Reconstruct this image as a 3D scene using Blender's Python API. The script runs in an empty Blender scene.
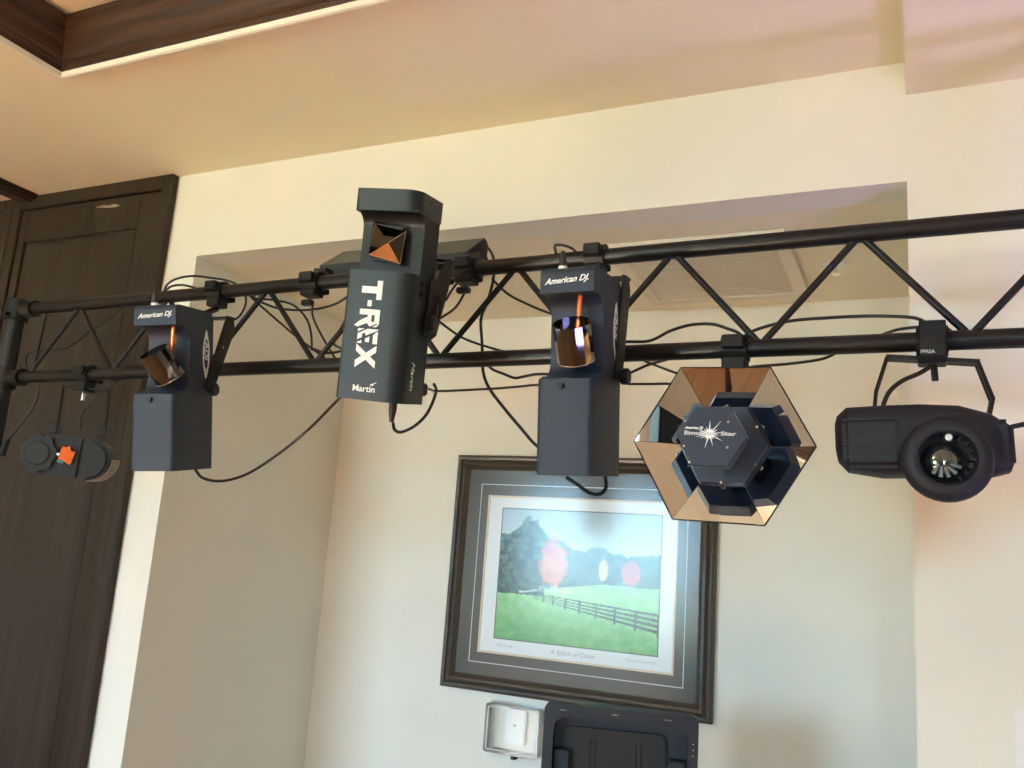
import bpy, bmesh, math, random
from mathutils import Vector, Matrix, Euler, noise
random.seed(7)
sc = bpy.context.scene
C = sc.collection
rad = math.radians

# ------------------------------------------------------------------ camera
CAM = Vector((0, 0, 1.55))
RIGHT = Vector((.90713, .41479, .07098)); UP = Vector((.01818, -.20720, .97813)); FWD = Vector((-.42043, .88600, .19550))
FPX = 878.0
cam_data = bpy.data.cameras.new('camera'); cam = bpy.data.objects.new('camera', cam_data); C.objects.link(cam)
cam_data.sensor_width = 36; cam_data.lens = FPX / 1024 * 36; cam_data.clip_start = .02
m = Matrix((RIGHT, UP, -FWD)).transposed().to_4x4(); m.translation = CAM
cam.matrix_world = m
sc.camera = cam

def at(x, y, Y):
    d = FWD + RIGHT * ((x - 512) / FPX) - UP * ((y - 384) / FPX)
    return CAM + d * (Y / d.y)

# ------------------------------------------------------------------ world, light, exposure
sc.view_settings.view_transform = 'Standard'; sc.view_settings.look = 'None'
sc.view_settings.gamma = 1; sc.view_settings.use_curve_mapping = False
sc.view_settings.exposure = 0.46
w = bpy.data.worlds.new('sky'); sc.world = w; w.use_nodes = True
bg = w.node_tree.nodes['Background']; bg.inputs[0].default_value = (.42, .77, 1, 1); bg.inputs[1].default_value = 27

# portals that guide the skylight through the two windows of the rear wall
for px_, pw_ in ((-3.6, 2.2), (1.0, .9)):
    l = bpy.data.lights.new('window_portal', 'AREA'); l.shape = 'RECTANGLE'; l.size = pw_; l.size_y = 1.7; l.cycles.is_portal = True
    o = bpy.data.objects.new('window_portal', l); C.objects.link(o); o.location = (px_, -4.43, 1.65); o.rotation_euler = (rad(90), 0, 0)
# low sun through the windows on to the wooden floor
sl = bpy.data.lights.new('sun', 'SUN'); sl.energy = 62; sl.angle = rad(.6); sl.color = (1, .86, .66)
so = bpy.data.objects.new('sun', sl); C.objects.link(so)
so.rotation_euler = Vector((.30, .72, -.43)).to_track_quat('-Z', 'Y').to_euler()
# violet stage wash standing on the floor to the right
vl = bpy.data.lights.new('violet_wash', 'SPOT'); vl.energy = 95; vl.color = (.44, .36, 1); vl.spot_size = rad(76); vl.spot_blend = 1; vl.shadow_soft_size = .12; vl.specular_factor = .15
vo = bpy.data.objects.new('violet_wash', vl); C.objects.link(vo); vo.location = (1.35, 1.0, .5)
vo.rotation_euler = Vector((-.75, .45, 2.3)).to_track_quat('-Z', 'Y').to_euler()

# ------------------------------------------------------------------ materials
def lin(r, g, b):
    f = lambda c: (c / 255 / 12.92) if c <= 10 else ((c / 255 + .055) / 1.055) ** 2.4
    return (f(r), f(g), f(b), 1)

def mat(name, col, rough=.5, metal=0, var=.06, scale=40, bump=0, bscale=200, spec=.5, trans=0, coat=0, alpha=1):
    M = bpy.data.materials.new(name); M.use_nodes = True
    nt = M.node_tree; p = nt.nodes['Principled BSDF']
    tc = nt.nodes.new('ShaderNodeTexCoord')
    n = nt.nodes.new('ShaderNodeTexNoise'); n.inputs['Scale'].default_value = scale; n.inputs['Detail'].default_value = 3
    nt.links.new(tc.outputs['Object'], n.inputs['Vector'])
    r = nt.nodes.new('ShaderNodeValToRGB')
    c = col[:3]
    r.color_ramp.elements[0].position = .3; r.color_ramp.elements[1].position = .7
    r.color_ramp.elements[0].color = (*[max(0, v * (1 - var)) for v in c], 1)
    r.color_ramp.elements[1].color = (*[min(1, v * (1 + var)) for v in c], 1)
    nt.links.new(n.outputs['Fac'], r.inputs[0]); nt.links.new(r.outputs[0], p.inputs['Base Color'])
    p.inputs['Roughness'].default_value = rough; p.inputs['Metallic'].default_value = metal
    p.inputs['Specular IOR Level'].default_value = spec
    p.inputs['Transmission Weight'].default_value = trans
    p.inputs['Coat Weight'].default_value = coat
    if bump:
        n2 = nt.nodes.new('ShaderNodeTexNoise'); n2.inputs['Scale'].default_value = bscale
        nt.links.new(tc.outputs['Object'], n2.inputs['Vector'])
        b = nt.nodes.new('ShaderNodeBump'); b.inputs['Strength'].default_value = bump; b.inputs['Distance'].default_value = .001
        nt.links.new(n2.outputs['Fac'], b.inputs['Height']); nt.links.new(b.outputs[0], p.inputs['Normal'])
    return M

def wood(name, dark, light, rough=.4, axis=2, scale=6, spec=.5):
    M = bpy.data.materials.new(name); M.use_nodes = True
    nt = M.node_tree; p = nt.nodes['Principled BSDF']
    tc = nt.nodes.new('ShaderNodeTexCoord'); mp = nt.nodes.new('ShaderNodeMapping')
    s = [scale * 7] * 3; s[axis] = scale * .35
    mp.inputs['Scale'].default_value = s
    n = nt.nodes.new('ShaderNodeTexNoise'); n.inputs['Scale'].default_value = 1; n.inputs['Detail'].default_value = 6; n.inputs['Roughness'].default_value = .65
    r = nt.nodes.new('ShaderNodeValToRGB'); r.color_ramp.elements[0].position = .32; r.color_ramp.elements[1].position = .68
    r.color_ramp.elements[0].color = dark; r.color_ramp.elements[1].color = light
    nt.links.new(tc.outputs['Object'], mp.inputs[0]); nt.links.new(mp.outputs[0], n.inputs['Vector'])
    nt.links.new(n.outputs['Fac'], r.inputs[0]); nt.links.new(r.outputs[0], p.inputs['Base Color'])
    b = nt.nodes.new('ShaderNodeBump'); b.inputs['Strength'].default_value = .25; b.inputs['Distance'].default_value = .001
    nt.links.new(n.outputs['Fac'], b.inputs['Height']); nt.links.new(b.outputs[0], p.inputs['Normal'])
    p.inputs['Roughness'].default_value = rough; p.inputs['Specular IOR Level'].default_value = spec
    return M

M = {}
M['wall'] = mat('cream_paint', (.80, .782, .700), .75, var=.02, scale=3, bump=.25, bscale=260, spec=.25)
M['ceil'] = mat('ceiling_paint', (.84, .775, .615), .8, var=.02, scale=3, bump=.25, bscale=260, spec=.2)
M['white_paint'] = mat('white_trim_paint', (.86, .84, .76), .55, var=.02)
M['crown'] = wood('walnut_crown', (.022, .010, .006, 1), (.085, .042, .024, 1), .38, axis=0, scale=5)
M['crown_y'] = wood('walnut_crown_side', (.022, .010, .006, 1), (.085, .042, .024, 1), .38, axis=1, scale=5)
M['door'] = wood('espresso_wood', (.020, .0135, .009, 1), (.038, .026, .017, 1), .45, axis=2, scale=5, spec=.3)
M['floor'] = wood('oak_floor', (.36, .15, .05, 1), (.58, .27, .10, 1), .35, axis=1, scale=3)
M['truss'] = mat('black_tube_paint', (.008, .0077, .007), .40, spec=.32, var=.2, scale=60, bump=.15)
M['brace'] = mat('black_brace_paint', (.008, .0077, .007), .45, spec=.3, var=.2, scale=60)
M['black'] = mat('black_plastic', (.008, .008, .008), .5, spec=.3, var=.15, scale=60)
M['metal'] = mat('black_bracket_metal', (.007, .0067, .0063), .5, spec=.28, var=.2, scale=80)
M['rubber'] = mat('cable_rubber', (.010, .010, .010), .5, var=.2, scale=80)
M['coat'] = mat('blue_black_powder_coat', (.017, .026, .048), .5, spec=.36, var=.12, scale=250, bump=.35, bscale=900)
M['coat2'] = mat('grey_black_powder_coat', (.010, .018, .022), .42, spec=.38, var=.12, scale=250, bump=.3, bscale=900)
M['moon'] = mat('charcoal_moulded_plastic', (.011, .0125, .017), .55, spec=.33, var=.12, scale=120, bump=.3, bscale=700)
M['print_white'] = mat('white_lettering', (.82, .84, .84), .6, var=.02)
M['mirror'] = mat('silver_mirror', (.86, .88, .90), .015, metal=1, var=.01)
M['mirror_facet'] = mat('blue_tinted_mirror', (.60, .68, .80), .015, metal=1, var=.01)
M['mirror_smoke'] = mat('smoked_mirror', (.07, .07, .065), .03, metal=1, var=.05)  # reflection of the dark recess put into the mirror tint
M['mirror_copper'] = mat('copper_tinted_mirror', (.95, .60, .40), .02, metal=1, var=.02)  # orange floor reflection put into the tint of the lower facet
M['mirror_dim'] = mat('tinted_mirror', (.55, .57, .58), .03, metal=1, var=.02)
M['chrome'] = mat('bright_chrome', (.85, .85, .85), .12, metal=1, var=.02)
M['copper'] = mat('dichroic_orange_glass', (.95, .22, .06), .12, metal=.6, var=.1, scale=90)  # orange reflection painted as colour, for the left aperture and the spindles
M['cyan'] = mat('dichroic_blue_glass', (.10, .42, .62), .12, metal=.6, var=.1)
M['lens'] = mat('lens_glass', (.16, .20, .20), .05, metal=.9, var=.35, scale=50)
M['white_plastic'] = mat('white_plastic', (.82, .82, .80), .4, var=.02)
M['frame_dark'] = wood('dark_frame_wood', (.032, .027, .021, 1), (.080, .068, .053, 1), .36, axis=0, scale=9)
M['frame_bronze'] = mat('bronze_frame_lip', (.075, .055, .036), .4, var=.25, scale=90)
M['mat_grey'] = mat('grey_green_mat_board', (.125, .122, .108), .85, var=.05, scale=300, spec=.1)
M['mat_white'] = mat('white_mat_board', (.80, .82, .82), .85, var=.015, scale=200, spec=.1)
M['bevel'] = mat('cream_mat_bevel', (.72, .58, .42), .8, var=.05)
M['ink'] = mat('thin_ink', (.12, .13, .13), .8, var=.05)
M['grey_ink'] = mat('pencil_ink', (.38, .40, .42), .8, var=.05)
M['ink_light'] = mat('silver_lettering', (.50, .53, .56), .5, var=.05)
M['case'] = mat('black_case_shell', (.014, .016, .021), .5, spec=.35, var=.12, scale=120, bump=.4, bscale=500)
M['case_in'] = mat('black_case_lining', (.012, .012, .012), .7, var=.2, scale=90, bump=.3)
M['vent'] = mat('vent_enamel', (.72, .66, .55), .5, var=.02)
M['vent_dark'] = mat('vent_duct', (.30, .25, .20), .8, var=.05)
M['scuff'] = mat('scuffed_bare_wood', (.42, .38, .28), .7, var=.35, scale=60)
M['lawn'] = mat('pale_terrace_paving', (.44, .44, .30), .9, var=.15, scale=3, spec=.1)
M['led'] = mat('lens_prism_facet', (.20, .27, .29), .25, metal=.3, var=.1)  # bluish window reflection in the lens, painted as pale strips
M['shade'] = mat('opal_lamp_glass', (.9, .84, .7), .4, var=.02)

def glass_mat(name, rough, tint=(1, 1, 1), refl=1.0):
    # thin clear sheet: straight-through light plus a fresnel reflection
    g = bpy.data.materials.new(name); g.use_nodes = True; nt = g.node_tree; nt.nodes.clear()
    o = nt.nodes.new('ShaderNodeOutputMaterial'); mx = nt.nodes.new('ShaderNodeMixShader')
    t = nt.nodes.new('ShaderNodeBsdfTransparent'); t.inputs[0].default_value = (*tint, 1)
    gl = nt.nodes.new('ShaderNodeBsdfGlossy'); gl.inputs['Roughness'].default_value = rough
    fr = nt.nodes.new('ShaderNodeFresnel'); fr.inputs[0].default_value = 1.5
    mu = nt.nodes.new('ShaderNodeMath'); mu.operation = 'MULTIPLY'; mu.inputs[1].default_value = refl
    nt.links.new(fr.outputs[0], mu.inputs[0]); nt.links.new(mu.outputs[0], mx.inputs[0])
    nt.links.new(t.outputs[0], mx.inputs[1]); nt.links.new(gl.outputs[0], mx.inputs[2]); nt.links.new(mx.outputs[0], o.inputs[0])
    return g
M['pic_glass'] = glass_mat('picture_glass', .16, refl=.62)
M['clear'] = glass_mat('clear_polycarbonate', .08, (.97, .98, .98), .8)
M['drum_glass'] = glass_mat('smoked_drum_glass', .04, (.40, .42, .42), 3.0)
M['pane'] = glass_mat('window_glass', .0, (.97, .98, 1), 1)

# ------------------------------------------------------------------ mesh helpers
def finish(name, bm, material, parent=None, smooth=False, world=False):
    bmesh.ops.recalc_face_normals(bm, faces=bm.faces)
    me = bpy.data.meshes.new(name); bm.to_mesh(me); bm.free()
    o = bpy.data.objects.new(name, me); C.objects.link(o)
    if material: me.materials.append(M[material] if isinstance(material, str) else material)
    if smooth:
        me.shade_smooth()
        try: me.set_sharp_from_angle(angle=rad(38))
        except Exception: pass
    if parent is not None:
        o.parent = parent
        if world: o.matrix_parent_inverse = root_mw(parent).inverted()
    return o

def root_mw(o):
    mw = o.matrix_basis.copy()
    if o.parent: mw = root_mw(o.parent) @ o.matrix_parent_inverse @ mw
    return mw

def tag(o, label=None, cat=None, group=None, kind=None):
    if label: o['label'] = label
    if cat: o['category'] = cat
    if group: o['group'] = group
    if kind: o['kind'] = kind
    return o

def thing(name, label, cat, loc=(0, 0, 0), rot=None, group=None):
    o = bpy.data.objects.new(name, None); C.objects.link(o); o.empty_display_size = .05
    mw = (rot.to_4x4() if rot is not None else Matrix.Identity(4)); mw.translation = Vector(loc)
    o.matrix_basis = mw
    return tag(o, label, cat, group)

def box(bm, x0, x1, y0, y1, z0, z1, bev=0, seg=1):
    r = bmesh.ops.create_cube(bm, size=1)
    vs = r['verts']
    for v in vs:
        v.co = Vector((x0 + (v.co.x + .5) * (x1 - x0), y0 + (v.co.y + .5) * (y1 - y0), z0 + (v.co.z + .5) * (z1 - z0)))
    if bev:
        es = list({e for v in vs for e in v.link_edges})
        bmesh.ops.bevel(bm, geom=es, offset=bev, segments=seg, affect='EDGES', clamp_overlap=True)

def B(): return bmesh.new()

def boxo(name, mt, parent, x0, x1, y0, y1, z0, z1, bev=0, seg=1, world=False):
    bm = B(); box(bm, x0, x1, y0, y1, z0, z1, bev, seg)
    return finish(name, bm, mt, parent, smooth=bev > 0 and seg > 1, world=world)

def prism(bm, pts, a0, a1, axis):
    """extrude a 2-D polygon; axis x: pts=(y,z)  y: (x,z)  z: (x,y)"""
    def P(p, a):
        return {'x': (a, p[0], p[1]), 'y': (p[0], a, p[1]), 'z': (p[0], p[1], a)}[axis]
    v0 = [bm.verts.new(P(p, a0)) for p in pts]; v1 = [bm.verts.new(P(p, a1)) for p in pts]
    n = len(pts)
    bm.faces.new(v0); bm.faces.new(v1[::-1])
    for i in range(n): bm.faces.new((v0[i], v1[i], v1[(i + 1) % n], v0[(i + 1) % n]))

def ring_prism(bm, outer, inner, a0, a1, axis):
    def P(p, a):
        return {'x': (a, p[0], p[1]), 'y': (p[0], a, p[1]), 'z': (p[0], p[1], a)}[axis]
    n = len(outer)
    L = [[bm.verts.new(P(p, a)) for p in q] for q in (outer, inner) for a in (a0, a1)]
    o0, o1, i0, i1 = L
    for k in range(n):
        j = (k + 1) % n
        bm.faces.new((o0[k], o1[k], o1[j], o0[j])); bm.faces.new((i0[k], i0[j], i1[j], i1[k]))
        bm.faces.new((o0[k], o0[j], i0[j], i0[k])); bm.faces.new((o1[k], i1[k], i1[j], o1[j]))

def arc(cx, cy, r, a0, a1, n=6):
    return [(cx + r * math.cos(rad(a0 + (a1 - a0) * i / n)), cy + r * math.sin(rad(a0 + (a1 - a0) * i / n))) for i in range(n + 1)]

def rrect(x0, x1, y0, y1, r, n=5):
    return arc(x1 - r, y0 + r, r, -90, 0, n) + arc(x1 - r, y1 - r, r, 0, 90, n) + arc(x0 + r, y1 - r, r, 90, 180, n) + arc(x0 + r, y0 + r, r, 180, 270, n)

def ngon(cx, cy, r, n, a=0):
    return [(cx + r * math.cos(rad(a) + 2 * math.pi * k / n), cy + r * math.sin(rad(a) + 2 * math.pi * k / n)) for k in range(n)]

def cyl(bm, a, b, r0, r1=None, n=16):
    a, b = Vector(a), Vector(b); r1 = r0 if r1 is None else r1
    q = (b - a).to_track_quat('Z', 'Y')
    def ring(c, r): return [bm.verts.new(c + q @ Vector((r * math.cos(2 * math.pi * k / n), r * math.sin(2 * math.pi * k / n), 0))) for k in range(n)]
    A, Bq = ring(a, r0), ring(b, r1)
    bm.faces.new(A[::-1]); bm.faces.new(Bq)
    for k in range(n): bm.faces.new((A[k], A[(k + 1) % n], Bq[(k + 1) % n], Bq[k]))

def lathe(bm, prof, origin, axis, n=28, cap=True):
    """prof = (radius, distance along axis)"""
    q = Vector(axis).to_track_quat('Z', 'Y'); o = Vector(origin); rings = []
    for r, h in prof:
        rings.append([bm.verts.new(o + q @ Vector((max(r, 1e-5) * math.cos(2 * math.pi * k / n), max(r, 1e-5) * math.sin(2 * math.pi * k / n), h))) for k in range(n)])
    for A, D in zip(rings, rings[1:]):
        for k in range(n): bm.faces.new((A[k], A[(k + 1) % n], D[(k + 1) % n], D[k]))
    if cap:
        bm.faces.new(rings[0][::-1]); bm.faces.new(rings[-1])

def spline(pts, sub=8):
    pts = [Vector(p) for p in pts]
    if len(pts) < 3: return pts
    out = []; ext = [pts[0] * 2 - pts[1]] + pts + [pts[-1] * 2 - pts[-2]]
    for i in range(1, len(ext) - 2):
        p0, p1, p2, p3 = ext[i - 1:i + 3]
        for k in range(sub):
            t = k / sub
            out.append(.5 * ((2 * p1) + (p2 - p0) * t + (2 * p0 - 5 * p1 + 4 * p2 - p3) * t * t + (3 * p1 - p0 - 3 * p2 + p3) * t ** 3))
    out.append(pts[-1])
    return out

def tube(bm, pts, r, n=8):
    rings = []; up = Vector((.13, .2, 1)).normalized()
    for i, p in enumerate(pts):
        t = (pts[min(i + 1, len(pts) - 1)] - pts[max(i - 1, 0)])
        if t.length < 1e-9: t = Vector((0, 0, 1))
        t.normalize(); up = (up - t * up.dot(t))
        if up.length < 1e-4: up = t.orthogonal()
        up.normalize(); s = t.cross(up)
        rings.append([bm.verts.new(p + (up * math.cos(2 * math.pi * k / n) + s * math.sin(2 * math.pi * k / n)) * r) for k in range(n)])
    for A, D in zip(rings, rings[1:]):
        for k in range(n): bm.faces.new((A[k], A[(k + 1) % n], D[(k + 1) % n], D[k]))
    bm.faces.new(rings[0][::-1]); bm.faces.new(rings[-1])

def text_obj(name, body, size, mtx, mt, parent, shear=0, bold=0, width=1, thick=.0004, align='LEFT', world=False):
    cu = bpy.data.curves.new(name, 'FONT'); cu.body = body; cu.size = size; cu.shear = shear; cu.offset = bold
    cu.extrude = thick; cu.align_x = align; cu.resolution_u = 3
    t = bpy.data.objects.new(name, cu); C.objects.link(t)
    dg = bpy.context.evaluated_depsgraph_get(); dg.update()
    me = bpy.data.meshes.new_from_object(t.evaluated_get(dg)); me.name = name
    bpy.data.objects.remove(t); bpy.data.curves.remove(cu)
    me.transform(mtx @ Matrix.Diagonal((width, 1, 1, 1)))
    me.materials.clear(); me.materials.append(M[mt])
    o = bpy.data.objects.new(name, me); C.objects.link(o); o.parent = parent
    if world: o.matrix_parent_inverse = root_mw(parent).inverted()
    return o

def plane_mtx(origin, xdir, ydir):
    x = Vector(xdir).normalized(); y = Vector(ydir).normalized(); z = x.cross(y)
    q = Matrix((x, y, z)).transposed().to_4x4(); q.translation = Vector(origin)
    return q
FRONT = lambda x, y, z: plane_mtx((x, y, z), (1, 0, 0), (0, 0, 1))     # text facing -Y

# ------------------------------------------------------------------ the room
W = 2.2                                   # front wall plane
BW = 1.434 * W                            # alcove back wall
AX0, AX1 = -2.3135, -.0174                # alcove opening
AZ = 1.55 + .4425 * W                     # alcove ceiling
CZ = 1.55 + .588 * W                      # room ceiling
SZ = 1.55 + .547 * W                      # lower ceiling on the right
RX0, RX1, RY = -6.0, 3.6, -4.3            # far sides and rear of the room
TH = .12
def struct(name, bm, mt, parent=None, label=None):
    o = finish(name, bm, mt, parent); o['kind'] = 'structure'
    if label: o['label'] = label
    return o

fl = bpy.data.objects.new('floor', None); C.objects.link(fl); fl['kind'] = 'structure'; fl['label'] = 'orange oak floor out of view below the truss'
bm = B(); box(bm, RX0, RX1, RY, BW + TH, -.1, -.012); o = finish('subfloor', bm, 'vent_dark', fl)
pw = .30; k = 0; y = RX0
plank_me = None
while y < RX1 - .01:
    x1 = min(y + pw, RX1)
    bm = B(); box(bm, y + .001, x1 - .001, RY, BW + TH, -.012, 0, .0015)
    finish('plank', bm, 'floor', fl); y += pw

bm = B()
box(bm, AX0 - (-AX0 - 2.4 + 0) * 0 - 4.0, AX0, W, W + TH, 0, CZ)       # left of the alcove, runs behind the doors
box(bm, AX0, AX1, W, W + TH, AZ, CZ)                                    # header
box(bm, AX1, RX1, W, W + TH, 0, CZ)                                     # right
struct('wall_front', bm, 'wall', label='cream wall with the header over the alcove')
bm = B(); box(bm, AX0 - TH, AX1 + TH, BW, BW + TH, 0, AZ + .1); struct('wall_back', bm, 'wall', label='cream rear wall of the alcove behind the picture')
bm = B(); box(bm, AX0 - TH, AX0, W + TH, BW, 0, AZ + .1); struct('wall_alcove_left', bm, 'wall', label='shaded left side wall of the alcove')
bm = B(); box(bm, AX1, AX1 + TH, W + TH, BW, 0, AZ + .1); struct('wall_alcove_right', bm, 'wall', label='right side wall of the alcove')
bm = B(); box(bm, AX0, AX1, W + TH, BW, AZ, AZ + .1); struct('ceiling_alcove', bm, 'ceil', label='low ceiling of the alcove')

# ceiling with its tray opening
TX0, TY1 = -2.249, 1.535                   # tray edge left and front
TX1, TY0 = -.45, -3.0
bm = B()
box(bm, RX0, TX0, RY, W, CZ, CZ + .06)
box(bm, TX0, -.0165, TY1, W, CZ, CZ + .06)
box(bm, TX1, -.0165, TY0, TY1, CZ, CZ + .06)
box(bm, TX0, -.0165, RY, TY0, CZ, CZ + .06)
struct('ceiling', bm, 'ceil', label='peach lit ceiling around the raised tray')
bm = B(); box(bm, -.0165, RX1, RY, W, SZ, CZ + .06); struct('ceiling_dropped', bm, 'ceil', label='lower dropped ceiling at the right catching violet light')
TZ = CZ + .145
bm = B(); box(bm, TX0 - .05, TX1 + .05, TY0 - .05, TY1 + .05, TZ, TZ + .05)
box(bm, TX0 - .05, TX0, TY0, TY1, CZ + .06, TZ); box(bm, TX1, TX1 + .05, TY0, TY1, CZ + .06, TZ)
box(bm, TX0 - .05, TX1 + .05, TY1, TY1 + .05, CZ + .06, TZ); box(bm, TX0 - .05, TX1 + .05, TY0 - .05, TY0, CZ + .06, TZ)
box(bm, RX0 - TH, RX1 + TH, RY - TH, BW + TH, TZ + .06, TZ + .10); struct('ceiling_tray', bm, 'ceil', label='recessed top of the ceiling tray')

# crown moulding round the tray: four mitred runs (offset inward u, height v)
CROWN = [(0, .0), (.012, .0), (.016, .016), (.030, .022), (.030, .030), (.044, .040), (.052, .060), (.058, .085), (.070, .108), (.088, .122), (.088, .134), (.100, .142), (.112, .150), (.112, .172), (0, .172)]
LIP = [(-.010, -.0005), (-.010, -.014), (-.002, -.017), (.004, -.015), (.004, .002), (-.010, .002)]
def tray_run(name, prof, side, mt, parent):
    bm = B(); rows = []
    for u, v in prof:
        if prof is CROWN: u, v = u * .56, v * .79
        x0, x1, y0, y1 = TX0 + u, TX1 - u, TY0 + u, TY1 - u; z = CZ + v
        a, b = {'front': ((x0, y1), (x1, y1)), 'rear': ((x1, y0), (x0, y0)), 'left': ((x0, y0), (x0, y1)), 'right': ((x1, y1), (x1, y0))}[side]
        rows.append((bm.verts.new((*a, z)), bm.verts.new((*b, z))))
    n = len(rows)
    for i in range(n):
        j = (i + 1) % n
        bm.faces.new((rows[i][0], rows[i][1], rows[j][1], rows[j][0]))
    bm.faces.new([r[0] for r in rows]); bm.faces.new([r[1] for r in rows][::-1])
    return finish(name, bm, mt, parent)
t1 = bpy.data.objects.new('trim_1', None); C.objects.link(t1); t1['kind'] = 'structure'; t1['label'] = 'dark walnut crown moulding round the ceiling tray'
t2 = bpy.data.objects.new('trim_2', None); C.objects.link(t2); t2['kind'] = 'structure'; t2['label'] = 'thin white lip below the crown moulding'
for s in ('front', 'rear', 'left', 'right'):
    tray_run('crown_run', CROWN, s, 'crown' if s in ('front', 'rear') else 'crown_y', t1)
    tray_run('lip_run', LIP, s, 'white_paint', t2)

# far sides and rear with two windows
bm = B(); box(bm, -60, 60, -90, RY - TH - .02, -.25, -.15); struct('ground', bm, 'lawn', label='sunlit pale terrace outside the rear windows')
bm = B(); box(bm, RX0 - TH, RX0, RY, W + TH, 0, CZ + .06); struct('wall_left', bm, 'wall', label='left room wall out of view')
bm = B(); box(bm, RX1, RX1 + TH, RY, W + TH, 0, CZ + .06); struct('wall_right', bm, 'wall', label='right room wall out of view')
bm = B(); wx = [(-4.7, -2.5), (.55, 1.45)]; wz0, wz1 = .80, 2.5
box(bm, RX0 - TH, RX1 + TH, RY - TH, RY, 0, wz0); box(bm, RX0 - TH, RX1 + TH, RY - TH, RY, wz1, CZ + .06)
px = RX0 - TH
for a, b in wx: box(bm, px, a, RY - TH, RY, wz0, wz1); px = b
box(bm, px, RX1 + TH, RY - TH, RY, wz0, wz1)
struct('wall_rear', bm, 'wall', label='rear room wall with windows behind the camera')
for i, (a, b) in enumerate(wx):
    wn = bpy.data.objects.new('window_%d' % (i + 1), None); C.objects.link(wn); wn['kind'] = 'structure'; wn['label'] = 'daylit window of the rear wall, %s' % ('nearer the doors' if i == 0 else 'nearer the dropped ceiling')
    bm = B()
    for (p, q, r, s) in ((a, b, wz0, wz0 + .06), (a, b, wz1 - .06, wz1), (a, a + .06, wz0, wz1), (b - .06, b, wz0, wz1), ((a + b) / 2 - .03, (a + b) / 2 + .03, wz0, wz1)):
        box(bm, p, q, RY - .07, RY - .02, r, s)
    finish('window_frame', bm, 'white_paint', wn)
    for p, q in ((a + .06, (a + b) / 2 - .03), ((a + b) / 2 + .03, b - .06)):
        bm = B(); box(bm, p, q, RY - .05, RY - .044, wz0 + .06, wz1 - .06); finish('pane', bm, 'pane', wn)

# ------------------------------------------------------------------ dark panelled doors on the front wall
DX1 = -1.116 * W                            # right edge of the door surround
DX0 = -3.29                                 # beam / corner
def door(name, x0, x1, label, trim_right=True, z_top=CZ):
    d = bpy.data.objects.new(name, None); C.objects.link(d); d['kind'] = 'structure'; d['label'] = label
    tr = .048
    y = W
    boxo('casing', 'door', d, x1 - tr, x1, y - .032, y - .001, 0, z_top - .001, .004)          # casing right
    boxo('casing', 'door', d, x0, x0 + tr, y - .032, y - .001, 0, z_top - .001, .004)
    boxo('casing', 'door', d, x0 + tr, x1 - tr, y - .032, y - .001, z_top - .055, z_top - .001, .004)
    a, b = x0 + tr + .005, x1 - tr - .005; zt = z_top - .06
    st = .10; rail = .135
    boxo('stile', 'door', d, a, a + .04, y - .024, y - .001, .03, zt, .003)
    boxo('stile', 'door', d, b - st, b, y - .024, y - .001, .03, zt, .003)
    for zz0, zz1 in ((zt - rail, zt), (.56, .70), (.03, .16)):
        boxo('rail', 'door', d, a + .0405, b - st - .0005, y - .024, y - .001, zz0, zz1, .003)
    for zz0, zz1 in ((.70, zt - rail), (.16, .56)):
        boxo('panel', 'door', d, a + .046, b - st - .006, y - .018, y - .001, zz0 + .006, zz1 - .006, .004)
    boxo('kick', 'door', d, a, b, y - .020, y - .001, .002, .028, .002)
    return d
d1 = door('door_1', DX0 - .03, DX1, 'tall dark wooden panelled door reaching the ceiling beside the alcove')
d2 = door('door_2', DX0 - .03 - .80, DX0 - .034, 'dark wooden panelled door at the far left edge')
s0, s1 = at(96, 207.5, W - .0245), at(119, 206, W - .0245)
bm = B(); pts = []
for i in range(13):
    t = i / 12; p = s0.lerp(s1, t); pts.append((p.x, p.z + .006 * math.sin(t * 3.1) * (1 + .5 * math.sin(9 * t)) + .004 * t))
for i in range(12, -1, -1):
    t = i / 12; p = s0.lerp(s1, t); pts.append((p.x, p.z - .005 * math.sin(t * 3.1) * (.3 + t)))
prism(bm, pts, W - .0249, W - .0241, 'y'); o = finish('scuff_mark', bm, 'scuff', d1); o['label'] = 'pale scuffed patch on the top rail'
# cased beam running to the front from the corner of the doors
bm = B(); b0 = -3.18
prism(bm, [(b0 - .095, CZ - .001), (b0 - .095, CZ - .028), (b0 - .035, CZ - .030), (b0 - .030, CZ - .022), (b0 - .012, CZ - .024), (b0 - .010, CZ - .014), (b0, CZ - .010), (b0, CZ - .001)], -1.5, W - .034, 'y')
o = struct('trim_3', bm, 'door', label='dark cased beam under the ceiling at upper left')

# ------------------------------------------------------------------ ceiling vent and sprinkler in the alcove
vx0, vx1, vy0, vy1 = -.89, -.335, 2.428, 3.04
vent = thing('ceiling_vent', 'square cream return air grille set in the alcove ceiling', 'vent', ((vx0 + vx1) / 2, (vy0 + vy1) / 2, AZ))
def vb(name, mt, *a, **k): return boxo(name, mt, vent, *a, world=True, **k)
f = .045
vb('backing', 'vent_dark', vx0 + .02, vx1 - .02, vy0 + .02, vy1 - .02, AZ - .003, AZ - .001)
vb('frame_bar', 'vent', vx0, vx1, vy0, vy0 + f, AZ - .016, AZ - .001, bev=.003)
vb('frame_bar', 'vent', vx0, vx1, vy1 - f, vy1, AZ - .016, AZ - .001, bev=.003)
vb('frame_bar', 'vent', vx0, vx0 + f, vy0 + f, vy1 - f, AZ - .016, AZ - .001, bev=.003)
vb('frame_bar', 'vent', vx1 - f, vx1, vy0 + f, vy1 - f, AZ - .016, AZ - .001, bev=.003)
n = 34; sw = (vy1 - vy0 - 2 * f) / n; slat = None
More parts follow.
